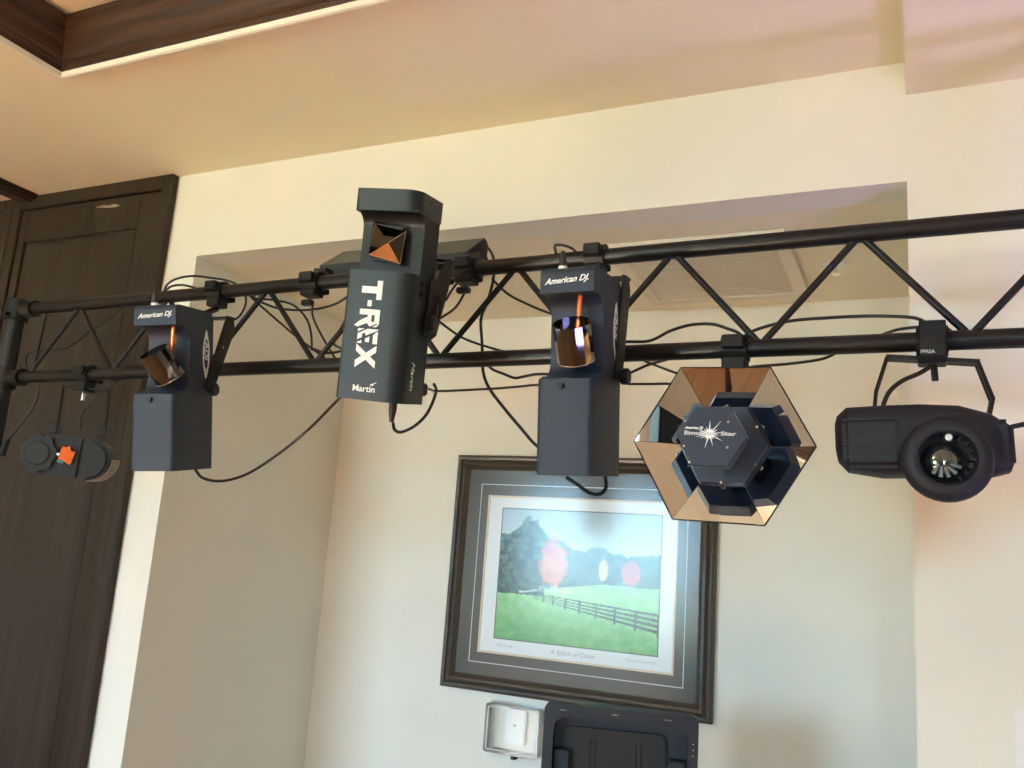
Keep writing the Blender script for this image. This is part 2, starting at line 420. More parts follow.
for i in range(n):
    yy = vy0 + f + i * sw
    if slat is None:
        bm = B(); prism(bm, [(0, 0), (sw * .62, 0), (sw * .86, .008), (sw * .20, .008)], vx0 + f + .001, vx1 - f - .001, 'x')
        slat = finish('slat', bm, 'vent', vent, world=True)
        slat.location = (0, yy, AZ - .013)
    else:
        c = slat.copy(); C.objects.link(c); c.location = (0, yy, AZ - .013)
sp = at(836, 264, 2.75); sp = CAM + (sp - CAM) * ((AZ - CAM.z) / (sp.z - CAM.z))
spr = thing('sprinkler_head', 'small white sprinkler head in the alcove ceiling beside the grille', 'sprinkler', sp)
bm = B(); lathe(bm, [(.034, -.001), (.032, -.007), (.014, -.009), (.012, -.012)], (0, 0, 0), (0, 0, 1), 20); finish('escutcheon', bm, 'white_plastic', spr, True)
bm = B(); cyl(bm, (0, 0, -.012), (0, 0, -.030), .006, .004, 10); finish('nozzle', bm, 'chrome', spr, True)
bm = B(); lathe(bm, [(.014, -.034), (.014, -.032), (.004, -.030)], (0, 0, 0), (0, 0, 1), 12); finish('deflector', bm, 'chrome', spr)

# ------------------------------------------------------------------ framed picture
S = .88
def pc(X, Z): return (X * S, 1.55 + (Z - 1.55) * S)
fx0, fz0 = pc(-1.934, .987); fx1, fz1 = pc(-.7425, 2.004)
pic = thing('framed_picture', 'large framed landscape print with green field, autumn trees and fence', 'picture', ((fx0 + fx1) / 2, BW, fz0))
FR = [(0, .001), (0, .022), (.010, .030), (.017, .028), (.020, .022), (.024, .024), (.032, .034), (.042, .036), (.050, .026), (.055, .016), (.055, .001)]   # (inward, proud)
def frame_run(side, prof, mt, name, x0, x1, z0, z1, parent):
    bm = B(); rows = []
    for u, v in prof:
        a, b, c, d = x0 + u, x1 - u, z0 + u, z1 - u
        p, q = {'top': ((a, d), (b, d)), 'bottom': ((b, c), (a, c)), 'left': ((a, c), (a, d)), 'right': ((b, d), (b, c))}[side]
        rows.append((bm.verts.new((p[0], BW - v, p[1])), bm.verts.new((q[0], BW - v, q[1]))))
    n = len(rows)
    for i in range(n): bm.faces.new((rows[i][0], rows[i][1], rows[(i + 1) % n][1], rows[(i + 1) % n][0]))
    bm.faces.new([r[0] for r in rows]); bm.faces.new([r[1] for r in rows][::-1])
    return finish(name, bm, mt, parent, world=True)
for s in ('top', 'bottom', 'left', 'right'):
    fb = frame_run(s, FR, 'frame_dark', 'frame_bar', fx0, fx1, fz0, fz1, pic)
    lp = frame_run(s, [(-.001, .002), (-.001, .021), (.008, .0295), (.009, .028), (.002, .020), (.001, .002)], 'frame_bronze', 'bronze_lip', fx0, fx1, fz0, fz1, pic)
    lp2 = frame_run(s, [(.050, .0265), (.0565, .0165), (.0565, .012), (.049, .012)], 'frame_bronze', 'inner_lip', fx0, fx1, fz0, fz1, pic)
mx0, mz0 = pc(-1.766, 1.150); mx1, mz1 = pc(-.9035, 1.824)
def rect(a, b, c, d): return [(a, c), (b, c), (b, d), (a, d)]
bm = B(); ring_prism(bm, rect(fx0 + .05, fx1 - .05, fz0 + .05, fz1 - .05), rect(mx0, mx1, mz0, mz1), BW - .012, BW - .009, 'y'); finish('grey_mat', bm, 'mat_grey', pic, world=True)
bm = B(); ring_prism(bm, rect(mx0 - .003, mx1 + .003, mz0 - .003, mz1 + .003), rect(mx0 + .004, mx1 - .004, mz0 + .004, mz1 - .004), BW - .0125, BW - .008, 'y'); finish('mat_bevel', bm, 'bevel', pic, world=True)
lx0, lz0 = pc(-1.808, 1.103); lx1, lz1 = pc(-.859, 1.877)
bm = B(); ring_prism(bm, rect(lx0, lx1, lz0, lz1), rect(lx0 + .0028, lx1 - .0028, lz0 + .0028, lz1 - .0028), BW - .0128, BW - .011, 'y'); finish('mat_line', bm, 'mat_white', pic, world=True)
boxo('white_mat', 'mat_white', pic, mx0 - .005, mx1 + .005, BW - .008, BW - .006, mz0 - .005, mz1 + .005, world=True)
px0, pz0 = pc(-1.693, 1.214); px1, pz1 = pc(-.970, 1.770)
bm = B(); ring_prism(bm, rect(px0 - .004, px1 + .004, pz0 - .004, pz1 + .004), rect(px0, px1, pz0, pz1), BW - .0088, BW - .0078, 'y'); finish('print_border', bm, 'ink', pic, world=True)

# the print itself: one flat sheet whose printed colours sit in a colour attribute
def fbm(x, y, s, seed=0): return noise.fractal(Vector((x * s + seed, y * s - seed, seed * 3.1)), 1.0, 2.0, 4)
def mixc(a, b, t): t = max(0, min(1, t)); return tuple(a[i] + (b[i] - a[i]) * t for i in range(3))
def print_col(u, v):
    # u 0..1 left to right, v 0..1 bottom to top, sRGB 0..255
    n1 = fbm(u, v, 7, 1); n2 = fbm(u, v, 22, 5); n3 = fbm(u, v, 55, 9)
    c = mixc((196, 212, 214), (168, 190, 200), (v - .6) * 2.2)
    # far tree line
    tl = .755 - .06 * u + .035 * n1 + .018 * n2 + (.10 * math.exp(-((u - .19) / .08) ** 2))
    if u < .42: tl = max(tl, .80 + .13 * math.exp(-((u - .19) / .085) ** 2) - .3 * max(0, u - .27) + .03 * n2 + .02 * n1)
    gl = .345 + .0 * u                              # ground line
    if u > .3: gl = .40 + .065 * min(1, (u - .3) / .35)
    edge = .012 * n2
    if v < tl + edge and v > gl - .01:
        c = mixc((26, 50, 50), (92, 128, 106), .5 + 1.4 * n2 + 1.8 * n3)
        c = mixc(c, (22, 42, 44), max(0, .28 - (v - gl)) * 1.6)
    # pale ground strip under the left trees
    if v <= gl + .012 * n2 * .3:
        c = mixc((116, 184, 118), (160, 212, 142), .5 + .7 * n2 + .3 * n3)
        if u > .3 and v > gl - .05 + .0: c = mixc(c, (206, 200, 140), max(0, .55 - abs(u - .42) * 3))
        c = mixc(c, (74, 140, 86), max(0, .33 - v) * 1.5 * (.7 + .5 * n3) * (1.4 - u))
    # autumn trees
    for cx, cy, rx, ry, a, b in ((.355, .59, .088, .175, (196, 92, 70), (232, 146, 116)), (.665, .565, .028, .075, (204, 176, 104), (226, 204, 140)), (.835, .55, .058, .088, (168, 52, 48), (204, 92, 76))):
        d = math.hypot((u - cx) / rx, (v - cy) / (ry * (1.1 if v > cy else .9))) + .30 * n2 + .25 * n3
        if d < 1: c = mixc(a, b, .5 + 1.0 * n3 + .5 * n2)
    # small trunks / white rails under the red tree
    if .27 < u < .40 and .37 < v < .43 and (int((u - .27) * 190) % 3 == 0): c = (206, 214, 206)
    if u < .26 and abs(v - .375 - .01 * math.sin(u * 30)) < .006 and u > .14: c = (186, 206, 206)
    # four-rail fence sweeping from centre left to lower right
    if u > .235:
        t = (u - .235) / .765
        top = .355 - .085 * t ** .8 + .012; h = .045 + .115 * t
        top = .36 - .075 * t; bot = top - h
        if bot < v < top + .004:
            fr = (top - v) / h
            for rr in (.02, .27, .52, .77):
                if abs(fr - rr) < .05 + .02 * t: c = (38, 50, 50)
            pp = (t ** .62) * 9.0
            if abs(pp - round(pp)) < .055 / (1 + .2 * t): c = (30, 42, 44)
    return c
NU, NV = 260, 200
verts = []; cols = []
for j in range(NV + 1):
    for i in range(NU + 1):
        u, v = i / NU, j / NV
        verts.append((px0 + (px1 - px0) * u, BW - .0084, pz0 + (pz1 - pz0) * v))
        c = print_col(u, v); cols.extend(lin(*[max(0, min(255, q)) for q in c]))
faces = [(j * (NU + 1) + i, j * (NU + 1) + i + 1, (j + 1) * (NU + 1) + i + 1, (j + 1) * (NU + 1) + i) for j in range(NV) for i in range(NU)]
me = bpy.data.meshes.new('print'); me.from_pydata(verts, [], faces)
ca = me.color_attributes.new('print_colour', 'FLOAT_COLOR', 'POINT'); ca.data.foreach_set('color', cols)
PM = bpy.data.materials.new('landscape_print'); PM.use_nodes = True
vn = PM.node_tree.nodes.new('ShaderNodeVertexColor'); vn.layer_name = 'print_colour'
PM.node_tree.links.new(vn.outputs[0], PM.node_tree.nodes['Principled BSDF'].inputs['Base Color']); PM.node_tree.nodes['Principled BSDF'].inputs['Roughness'].default_value = .8
me.materials.append(PM); o = bpy.data.objects.new('print', me); C.objects.link(o); o.parent = pic; o.matrix_parent_inverse = root_mw(pic).inverted()
o['label'] = 'landscape print of a green field, autumn trees and a rail fence'
cap = (px0 + px1) / 2
text_obj('caption', 'A Splash of Color', .024, FRONT(cap, BW - .0085, pz0 - .036), 'grey_ink', pic, shear=.35, align='CENTER', world=True, thick=.0002)
for sx, ln, nm in ((px0 + .012, .065, 'edition_number'), (px1 - .115, .11, 'signature')):
    bm = B(); tube(bm, spline([(sx + ln * k / 14, BW - .0085, pz0 - .026 + .006 * math.sin(k * 2.3) * (1 if k % 3 else .3)) for k in range(15)], 4), .0008, 5); finish(nm, bm, 'grey_ink', pic, world=True)
boxo('glass', 'pic_glass', pic, fx0 + .052, fx1 - .052, BW - .0165, BW - .0145, fz0 + .052, fz1 - .052, world=True)

# ------------------------------------------------------------------ thermostat in its clear guard
gx0, gz0 = pc(-1.685, .755); gx1, gz1 = pc(-1.431, .958)
th = thing('thermostat', 'white wall thermostat inside a clear guard below the picture', 'thermostat', ((gx0 + gx1) / 2, BW, (gz0 + gz1) / 2))
tx0, tz0 = pc(-1.605, .797); tx1, tz1 = pc(-1.513, .937)
boxo('housing', 'white_plastic', th, tx0, tx1, BW - .028, BW - .001, tz0, tz1, .004, 2, world=True)
boxo('display', 'grey_ink', th, (tx0 + tx1) / 2 - .006, (tx0 + tx1) / 2 + .006, BW - .0295, BW - .0275, (tz0 + tz1) / 2 + .001, (tz0 + tz1) / 2 + .007, world=True)
gd = thing('thermostat_guard', 'clear plastic lockable guard box on the wall below the picture', 'guard box', ((gx0 + gx1) / 2, BW, gz0))
bm = B(); ring_prism(bm, rrect(gx0, gx1, gz0, gz1, .012, 4), rrect(gx0 + .012, gx1 - .012, gz0 + .012, gz1 - .012, .008, 4), BW - .012, BW - .001, 'y'); finish('base_ring', bm, 'clear', gd, world=True)
bm = B()
bx = [gx0 + .004, gx1 - .004, BW - .060, BW - .013, gz0 + .004, gz1 - .004]
ring_prism(bm, rrect(bx[0], bx[1], bx[4], bx[5], .010, 4), rrect(bx[0] + .003, bx[1] - .003, bx[4] + .003, bx[5] - .003, .008, 4), bx[2], bx[3], 'y')
prism(bm, rrect(bx[0], bx[1], bx[4], bx[5], .010, 4), bx[2] - .003, bx[2], 'y')
finish('cover', bm, 'clear', gd, world=True)
bm = B(); ring_prism(bm, rrect(bx[0] + .010, bx[1] - .010, bx[4] + .010, bx[5] - .010, .008, 4), rrect(bx[0] + .013, bx[1] - .013, bx[4] + .013, bx[5] - .013, .006, 4), bx[2] - .0045, bx[2] - .003, 'y'); finish('cover_rib', bm, 'white_plastic', gd, world=True)
gm = (gx0 + gx1) / 2 + .012
bm = B(); box(bm, gm - .010, gm + .010, BW - .056, BW - .030, gz0 - .010, gz0 + .003, .002); cyl(bm, (gm, BW - .057, gz0 - .004), (gm, BW - .061, gz0 - .004), .005, n=10); finish('lock', bm, 'metal', gd, world=True)

# ------------------------------------------------------------------ wall switch plate at the lower right
w0 = at(1014, 709, W); w1 = at(1014, 772, W)
sw_ = thing('switch_plate', 'white wall plate at the lower right edge of the wall', 'switch plate', (w0.x + .045, W, w1.z))
ww, hh = .085, w0.z - w1.z
boxo('plate', 'white_plastic', sw_, -.045, ww - .045 + .03, -.008, -.001, 0, hh, .003, 2)
boxo('rocker', 'white_plastic', sw_, -.016, .026, -.012, -.0075, .022, hh - .022, .002, 2)

# ------------------------------------------------------------------ open equipment case standing on a table under the picture
cl = at(545, 702, 2.35); cr_dir = Vector((math.cos(rad(16)), math.sin(rad(16)), 0))
# lid width from the right hand corner of the lid, met at the same height
best = min((abs((lambda q: (q - (512 + FPX * ((cl + cr_dir * s - CAM).dot(RIGHT)) / ((cl + cr_dir * s - CAM).dot(FWD))))) (699)), s) for s in [k * .002 for k in range(150, 400)])
LW = best[1]; LH = .34; ang = rad(16)
case = thing('equipment_case', 'open black moulded plastic case with its lid raised below the picture', 'case', cl - Vector((0, 0, LH + .09)), Matrix.Rotation(ang, 3, 'Z'))
# local: x right, y back, z up; lid stands upright at the back, tray of the case lies towards the front
bm = B()
ring_prism(bm, rrect(0, LW, .09, .09 + LH, .018, 5), rrect(.028, LW - .028, .118, .09 + LH - .034, .030, 5), 0, .012, 'y')
ring_prism(bm, rrect(0, LW, .09, .09 + LH, .018, 5), rrect(.020, LW - .020, .108, .09 + LH - .026, .034, 5), .012, .052, 'y')
prism(bm, rrect(.004, LW - .004, .094, .09 + LH - .004, .016, 5), .052, .060, 'y')
lid = finish('lid', bm, 'case', case)
bm = B(); prism(bm, rrect(.055, LW - .085, .13, .09 + LH - .062, .022, 5), .040, .051, 'y'); ln_ = finish('lid_lining', bm, 'case_in', lid)
for fx in (.30, .335, .60, .635):
    boxo('rib', 'case', lid, LW * fx - .003, LW * fx + .003, .036, .041, .16, .09 + LH - .09, .001)
for fx in (.11, .125, .14, .45, .465, .48, .78, .795, .81, .825):
    bm = B(); cyl(bm, (LW * fx, .001, .09 + LH - .016), (LW * fx, -.0008, .09 + LH - .016), .0022, n=8); finish('rivet', bm, 'chrome', lid)
for dz in (.07, .085, .10):
    bm = B(); cyl(bm, (LW - .013, .001, .09 + LH - dz), (LW - .013, -.0008, .09 + LH - dz), .0022, n=8); finish('rivet', bm, 'chrome', lid)
for x0 in (.028, LW - .075):
    boxo('foam_block', 'case', lid, x0, x0 + .046, .020, .050, .15, .09 + LH - .12, .004)
bm = B(); 
ring_prism(bm, rrect(0, LW, -.33, .05, .018, 5), rrect(.02, LW - .02, -.31, .03, .02, 5), .012, .09, 'z'); prism(bm, rrect(0, LW, -.33, .05, .018, 5), 0, .012, 'z')
finish('tray', bm, 'case', case)
for hx in (.1, LW - .1):
    bm = B(); cyl(bm, (hx - .03, .055, .09), (hx + .03, .055, .09), .007, n=10); finish('hinge', bm, 'metal', case)
base_z = cl.z - LH - .09
tab = thing('side_table', 'small dark side table carrying the open case', 'table', (cl.x, cl.y, 0), Matrix.Rotation(ang, 3, 'Z'))
boxo('table_top', 'door', tab, -.06, LW + .06, -.40, .12, base_z - .03, base_z - .0005, .004)
for lx in (-.04, LW):
    for ly in (-.38, .06): boxo('leg', 'door', tab, lx, lx + .04, ly, ly + .04, .0005, base_z - .03, .003)

# ------------------------------------------------------------------ lighting truss
def YT(X): return 1.75 - .021 * X
ZU, ZL, RT = 2.2250, 2.0010, .0184
TXL, TXR = -2.585, .52
truss = thing('lighting_truss', 'black two-tube lighting truss crossing the room in front of the alcove', 'truss', (TXL, YT(TXL), ZL))
def TP(X, z): return Vector((X, YT(X), z))
for z in (ZU, ZL):
    bm = B(); cyl(bm, TP(TXL, z), TP(TXR, z), RT, n=24); finish('chord', bm, 'truss', truss, True, world=True)
tops = [-.1 + .374 * k for k in range(-6, 2)]; bots = [.087 + .374 * k for k in range(-6, 2)]
for k in range(-6, 2):
    t = -.1 + .374 * k
    for b in (t - .187, t + .187):
        if b < TXL + .02 or b > TXR - .02 : continue
        s = 1 if b > t else -1
        bm = B(); cyl(bm, TP(t + s * .010, ZU - RT * .8), TP(b - s * .007, ZL + RT * .8), .0072, n=10); finish('brace', bm, 'brace', truss, True, world=True)
bm = B(); cyl(bm, TP(-2.500, ZU - RT * .8), TP(-2.512, ZL + RT * .8), .0045, n=10); finish('brace', bm, 'brace', truss, True, world=True)
for X in (TXL, TXR):
    for z in (ZU, ZL):
        bm = B(); cyl(bm, TP(X - .022, z), TP(X + .03, z), .027, n=20); finish('end_sleeve', bm, 'truss', truss, True, world=True)

def stand(X, label):
    p = TP(X, 0)
    s = thing('truss_stand', label, 'stand', p, group='stands under the truss ends')
    bm = B(); cyl(bm, (0, 0, .55), (0, 0, ZU + .035), .0265, n=20); finish('post', bm, 'truss', s, True)
    bm = B(); cyl(bm, (0, 0, .22), (0, 0, 1.0), .033, n=20); finish('outer_tube', bm, 'truss', s, True)
    for z in (ZU, ZL):
        bm = B(); cyl(bm, (0, 0, z - .032), (0, 0, z + .032), .036, n=20); cl_ = finish('collar', bm, 'metal', s, True)
        bm = B(); cyl(bm, (.012, -.034, z - .022), (.012, -.050, z - .022), .0075, n=10); finish('bolt', bm, 'metal', cl_, True)
    for a in (90, 210, 330):
        d = Vector((math.cos(rad(a)), math.sin(rad(a)), 0))
        bm = B(); cyl(bm, d * .03 + Vector((0, 0, .82)), d * .33 + Vector((0, 0, .018)), .014, n=12); lg = finish('leg', bm, 'truss', s, True)
        bm = B(); cyl(bm, d * .32 + Vector((0, 0, .0)), d * .34 + Vector((0, 0, .035)), .018, n=12); finish('foot', bm, 'rubber', lg, True)
        bm = B(); cyl(bm, d * .03 + Vector((0, 0, .30)), d * .19 + Vector((0, 0, .40)), .008, n=8); finish('strut', bm, 'truss', s, True)
    return s
stand(TXL - .06, 'black upright stand carrying the left end of the truss')
stand(TXR + .06, 'black upright stand carrying the right end of the truss, out of frame')

# ------------------------------------------------------------------ clamps (built round a chord, world coordinates)
def clamp(parent, X, zc, name='clamp', wd=.046, foot=-1, drop=.035, tall=.010):
    """hook clamp hugging a chord at X; foot -1 hangs below, +1 sits above"""
    p = TP(X, zc); ro = RT + .009
    prof = []
    for a in range(-60, 241, 20):
        prof.append((p.y + ro * math.cos(rad(a)), p.z + ro * math.sin(rad(a)) * 1.06))
    inn = [(p.y + (RT + .0008) * math.cos(rad(a)), p.z + (RT + .0008) * math.sin(rad(a))) for a in range(240, -61, -20)]
    bm = B(); prism(bm, prof + inn, X - wd / 2, X + wd / 2, 'x')
    o = finish(name, bm, 'metal', parent, world=True)
    boxo('clamp_block', 'metal', o, X - wd * .42, X + wd * .42, p.y - ro - tall, p.y - ro * .55, p.z - .006, p.z + ro * .80, .003, world=True)
    z0, z1 = (p.z - ro - drop, p.z - RT - .0015) if foot < 0 else (p.z + RT + .0015, p.z + ro + drop)
    boxo('clamp_foot', 'metal', o, X - wd * .46, X + wd * .46, p.y - .024, p.y + .020, z0, z1, .003, world=True)
    bm = B(); cyl(bm, (X, p.y + ro - .002, p.z - .008), (X, p.y + ro + .02, p.z - .012), .006, n=10)
    box(bm, X - .018, X + .018, p.y + ro + .014, p.y + ro + .022, p.z - .018, p.z - .004, .002); finish('wing_bolt', bm, 'metal', o, world=True)
    return o

# ------------------------------------------------------------------ two slim scanner lights
SW, SD, SH, SB, SA = .107, .172, .390, .180, .341
def scanner(loc, yaw, pitch, roll, label, clampX, mirror_tilt, back, lift):
    rot = Matrix.Rotation(rad(yaw), 3, 'Z') @ Matrix.Rotation(rad(pitch), 3, 'X') @ Matrix.Rotation(rad(roll), 3, 'Y')
    s = thing('scanner_light', label, 'stage light', loc, rot, 'slim scanner lights with drum mirrors')
    h = SW / 2
    # C-shaped chassis, extruded across the width
    pf = [(.002, 0)] + [(SD, 0), (SD, SH - .012), (SD - .012, SH)] + arc(.014, SH - .014, .014, 90, 180, 5) + [(0, SA)] + [(.022, SA)] + \
         arc(.028, SA - .034, .034, 90, 0, 6)[0:] + arc(.028 + .0, SB + .040, .034, 0, -90, 6) + [(.020, SB + .006), (.002, SB - .004)]
    bm = B(); prism(bm, pf, -h, h, 'x')
    es = [e for e in bm.edges if abs(e.verts[0].co.x - e.verts[1].co.x) < 1e-6 and abs(e.verts[0].co.x) > h - 1e-5 and e.calc_length() > .0]
    es = [e for e in es if min(e.verts[0].co.y, e.verts[1].co.y) < .004 and e.verts[0].co.z > SA - .001 and e.verts[1].co.z > SA - .001 or False]
    ch = finish('chassis', bm, 'coat', s, True)
    # front cover over the lower box with rounded upright edges
    bm = B(); pts = arc(h - .008, -.004 + .010, .010, 0, -90, 5)[::-1] ; pts = arc(-h - .001 + .010, -.003 + .010, .010, 180, 270, 5) + arc(h + .001 - .010, -.003 + .010, .010, 270, 360, 5) + [(h + .001, .112), (-h - .001, .112)]
    prism(bm, pts, .0015, SB - .001, 'z'); cov = finish('lamp_cover', bm, 'coat', s, True)
    # vents on the right flank
    for k in range(8):
        z = .030 + k * .0075
        bm = B(); prism(bm, [(.040, z), (.066, z + .002), (.066, z + .0048), (.040, z + .0028)], h + .0004, h + .0016, 'x'); finish('vent_slot', bm, 'rubber', cov)
    bm = B(); cyl(bm, (-.006, -.002, SB - .014), (-.006, -.0095, SB - .014), .0062, .0055, 14); finish('thumb_screw', bm, 'black', cov, True)
    # lamp aperture on the ledge
    bm = B(); lathe(bm, [(.024, 0), (.024, .004), (.017, .005)], (-.004, .034, SB + .002), (0, -.15, 1), 20); finish('aperture', bm, 'black', s, True)
    # lettering on the arm
    text_obj('lettering', 'American DJ.', .0158, FRONT(-h + .010, -.0006, SA + .0165) @ Matrix.Rotation(rad(3.5), 4, 'Z'), 'print_white', s, shear=.45, bold=.0003, width=1.02)
    # power plug on top of the arm
    bm = B(); cyl(bm, (-.020, .030, SH - .001), (-.020, .030, SH + .008), .0085, n=14); finish('socket', bm, 'white_plastic', s, True)
    bm = B(); lathe(bm, [(.0072, 0), (.0072, .010), (.0045, .026), (.0035, .030)], (-.020, .030, SH + .008), (0, 0, 1), 12); finish('plug', bm, 'rubber', s, True)
    # mirrored drum hanging on its spindle
    d = Vector((.010 + .09 * math.sin(rad(-mirror_tilt[1])) * .35, .036, SB + .038)); tilt = Euler((rad(mirror_tilt[0]), rad(mirror_tilt[1]), 0)).to_matrix()
    ax = tilt @ Vector((0, 0, 1)); top = d + ax * .075
    bm = B(); n = 16; q = ax.to_track_quat('Z', 'Y'); R_ = .036
    def rg(h_, r): return [bm.verts.new(d + q @ Vector((r * math.cos(2 * math.pi * k / n), r * math.sin(2 * math.pi * k / n), h_))) for k in range(n)]
    a, b, c, e = rg(0, R_), rg(.075, R_), rg(.075, R_ - .002), rg(.003, R_ - .002)
    for A, D in ((a, b), (b, c), (c, e)):
        for k in range(n): bm.faces.new((A[k], A[(k + 1) % n], D[(k + 1) % n], D[k]))
    bm.faces.new(e); bm.faces.new(a[::-1]); dr = finish('mirror_drum', bm, 'drum_glass', s)
    bm = B(); tube(bm, [d + q @ Vector((R_ * 1.005 * math.cos(2 * math.pi * k / 32), R_ * 1.005 * math.sin(2 * math.pi * k / 32), .0005)) for k in range(33)], .0009, 6); finish('drum_rim', bm, 'chrome', dr, True)
    bm = B(); cyl(bm, top + ax * .0 + Vector((.004, .0, SA - top.z + .001)) if False else Vector((d.x + .006, d.y, SA + .0005)), d + ax * .004, .0052, .0048, 12); finish('spindle', bm, 'copper', s, True)
    # two mirror blades in the drum
    for sgn in (-1, 1):
        bm = B()
        vs = [d + q @ Vector((sgn * .006, -.010, .006)), d + q @ Vector((sgn * .029, .004, .006)), d + q @ Vector((sgn * .027, .010, .050)), d + q @ Vector((sgn * .010, -.004, .036))]
        f0 = [bm.verts.new(v) for v in vs]; f1 = [bm.verts.new(v + q @ Vector((0, .0015, 0))) for v in vs]
        bm.faces.new(f0); bm.faces.new(f1[::-1])
        for k in range(4): bm.faces.new((f0[k], f1[k], f1[(k + 1) % 4], f0[(k + 1) % 4]))
        finish('mirror_blade', bm, 'mirror', dr)
    # oval badge on the right flank
    bm = B(); oc = (.138, SA - .058)
    ring_prism(bm, [(oc[0] + .016 * math.cos(t * math.pi / 14), oc[1] + .045 * math.sin(t * math.pi / 14) * (1 + .35 * abs(math.sin(t * math.pi / 14)) ** 8)) for t in range(28)],
               [(oc[0] + .011 * math.cos(t * math.pi / 14), oc[1] + .038 * math.sin(t * math.pi / 14)) for t in range(28)], h + .0003, h + .0012, 'x'); bd = finish('badge', bm, 'print_white', s)
    text_obj('badge_lettering', 'ADJ', .027, plane_mtx((h + .0008, oc[0] - .008, oc[1] + .033), (0, 0, -1), (0, 1, 0)), 'print_white', s, shear=.25, bold=.0006)
    # yoke: two cheek plates from the pivot knobs up to the crossbar
    pv = (SD - .030, .196); tp = (SD + back, SH - .022 + lift)
    for sgn in (-1, 1):
        x0, x1 = (h + .003, h + .007) if sgn > 0 else (-h - .007, -h - .003)
        bm = B(); dy, dz = tp[0] - pv[0], tp[1] - pv[1]; L = math.hypot(dy, dz); nx, nz = dz / L * .024, -dy / L * .024
        prism(bm, [(pv[0] - nx, pv[1] - nz - .012), (pv[0] + nx, pv[1] - nz - .012 + .0), (pv[0] + nx + .002, pv[1] + nz + .01), (tp[0] + nx, tp[1] + nz - .006), (tp[0] + nx - .010, tp[1] + .012), (tp[0] - nx, tp[1] + .014)], x0, x1, 'x'); ck = finish('yoke_cheek', bm, 'metal', s)
        bm = B(); e0 = h + .001 if sgn > 0 else -h - .001
        lathe(bm, [(.007, 0), (.007, .010), (.015, .011), (.0165, .014), (.0165, .024), (.014, .027)], (e0, pv[0], pv[1]), (sgn, 0, 0), 16); finish('pivot_knob', bm, 'black', s, True)
        if sgn > 0:
            bm = B(); cyl(bm, (x1, (pv[0] + tp[0]) / 2 + .01, (pv[1] + tp[1]) / 2 + .02), (x1 + .002, (pv[0] + tp[0]) / 2 + .01, (pv[1] + tp[1]) / 2 + .02), .0028, n=8); finish('rivet', bm, 'chrome', ck)
    boxo('yoke_bar', 'metal', s, -h - .010, h + .010, tp[0] - .018, tp[0] + .016, tp[1] + .008, tp[1] + .013)
    # clamp on the upper chord, joined to the yoke by a hanger bolt
    cl_ = clamp(s, clampX, ZU, drop=.018, tall=.014)
    bm = B(); a_ = root_mw(s) @ Vector((0, tp[0], tp[1] + .010)); b_ = TP(clampX, ZU - RT - .030)
    a_ = root_mw(s) @ Vector(((root_mw(s).inverted() @ b_).x, tp[0], tp[1] + .010))
    cyl(bm, a_, b_, .008, n=10); finish('hanger_bolt', bm, 'metal', s, True, world=True)
    return s
sc1 = scanner((-1.617, 1.5, 1.691), 15, 8.6, -3.0, 'slim grey-blue scanner light hanging in front of the dark door', -1.775, (30, -20), .080, .010)
sc2 = scanner((-.595, 1.5, 1.707), 1, 6.6, 0, 'slim grey-blue scanner light hanging in front of the picture', -.650, (30, 3), .018, .024)

# ------------------------------------------------------------------ large scanner light with vertical lettering
rot = Matrix.Rotation(rad(8.4), 3, 'Z') @ Matrix.Rotation(rad(10.1), 3, 'X') @ Matrix.Rotation(rad(4.8), 3, 'Y')
tr = thing('mirror_scanner', 'tall black scanner light with big white vertical lettering and pyramid mirror', 'stage light', (-1.016, 1.46, 1.844), rot)
TW, TD, TB, T1, T2 = .071, .122, .265, .387, .432      # half width, depth, body top, arm bottom/top
plan = arc(-TW + .008, .008, .008, 180, 270, 6) + arc(TW - .034, .034, .034, 270, 360, 8) + [(TW, TD), (-TW, TD)]
bm = B(); prism(bm, plan, 0, TB, 'z'); body = finish('body', bm, 'coat2', tr, True)
plan2 = arc(-TW + .012, .012, .012, 180, 270, 5) + arc(TW - .030, .030, .030, 270, 360, 6) + [(TW + .002, TD), (-TW, TD)]
bm = B(); prism(bm, plan2, T1, T2, 'z'); arm = finish('mirror_arm', bm, 'coat2', tr, True)
for k, yy in enumerate((.06, .085, .105)):
    bm = B(); cyl(bm, (TW + .0005, yy, T2 - .014), (TW + .003, yy, T2 - .014), .0032, n=8); finish('screw', bm, 'black', arm)
pf = [(TD, TB - .004), (TD, T1 + .004)] + [(.006, T1 + .004), (.006, T1)] + arc(.014, T1 - .030, .030, 90, 0, 6) + [(.044, TB + .02), (.044, TB - .004)]
bm = B(); prism(bm, pf, -TW + .003, TW - .0005, 'x'); finish('spine', bm, 'black', tr, True)
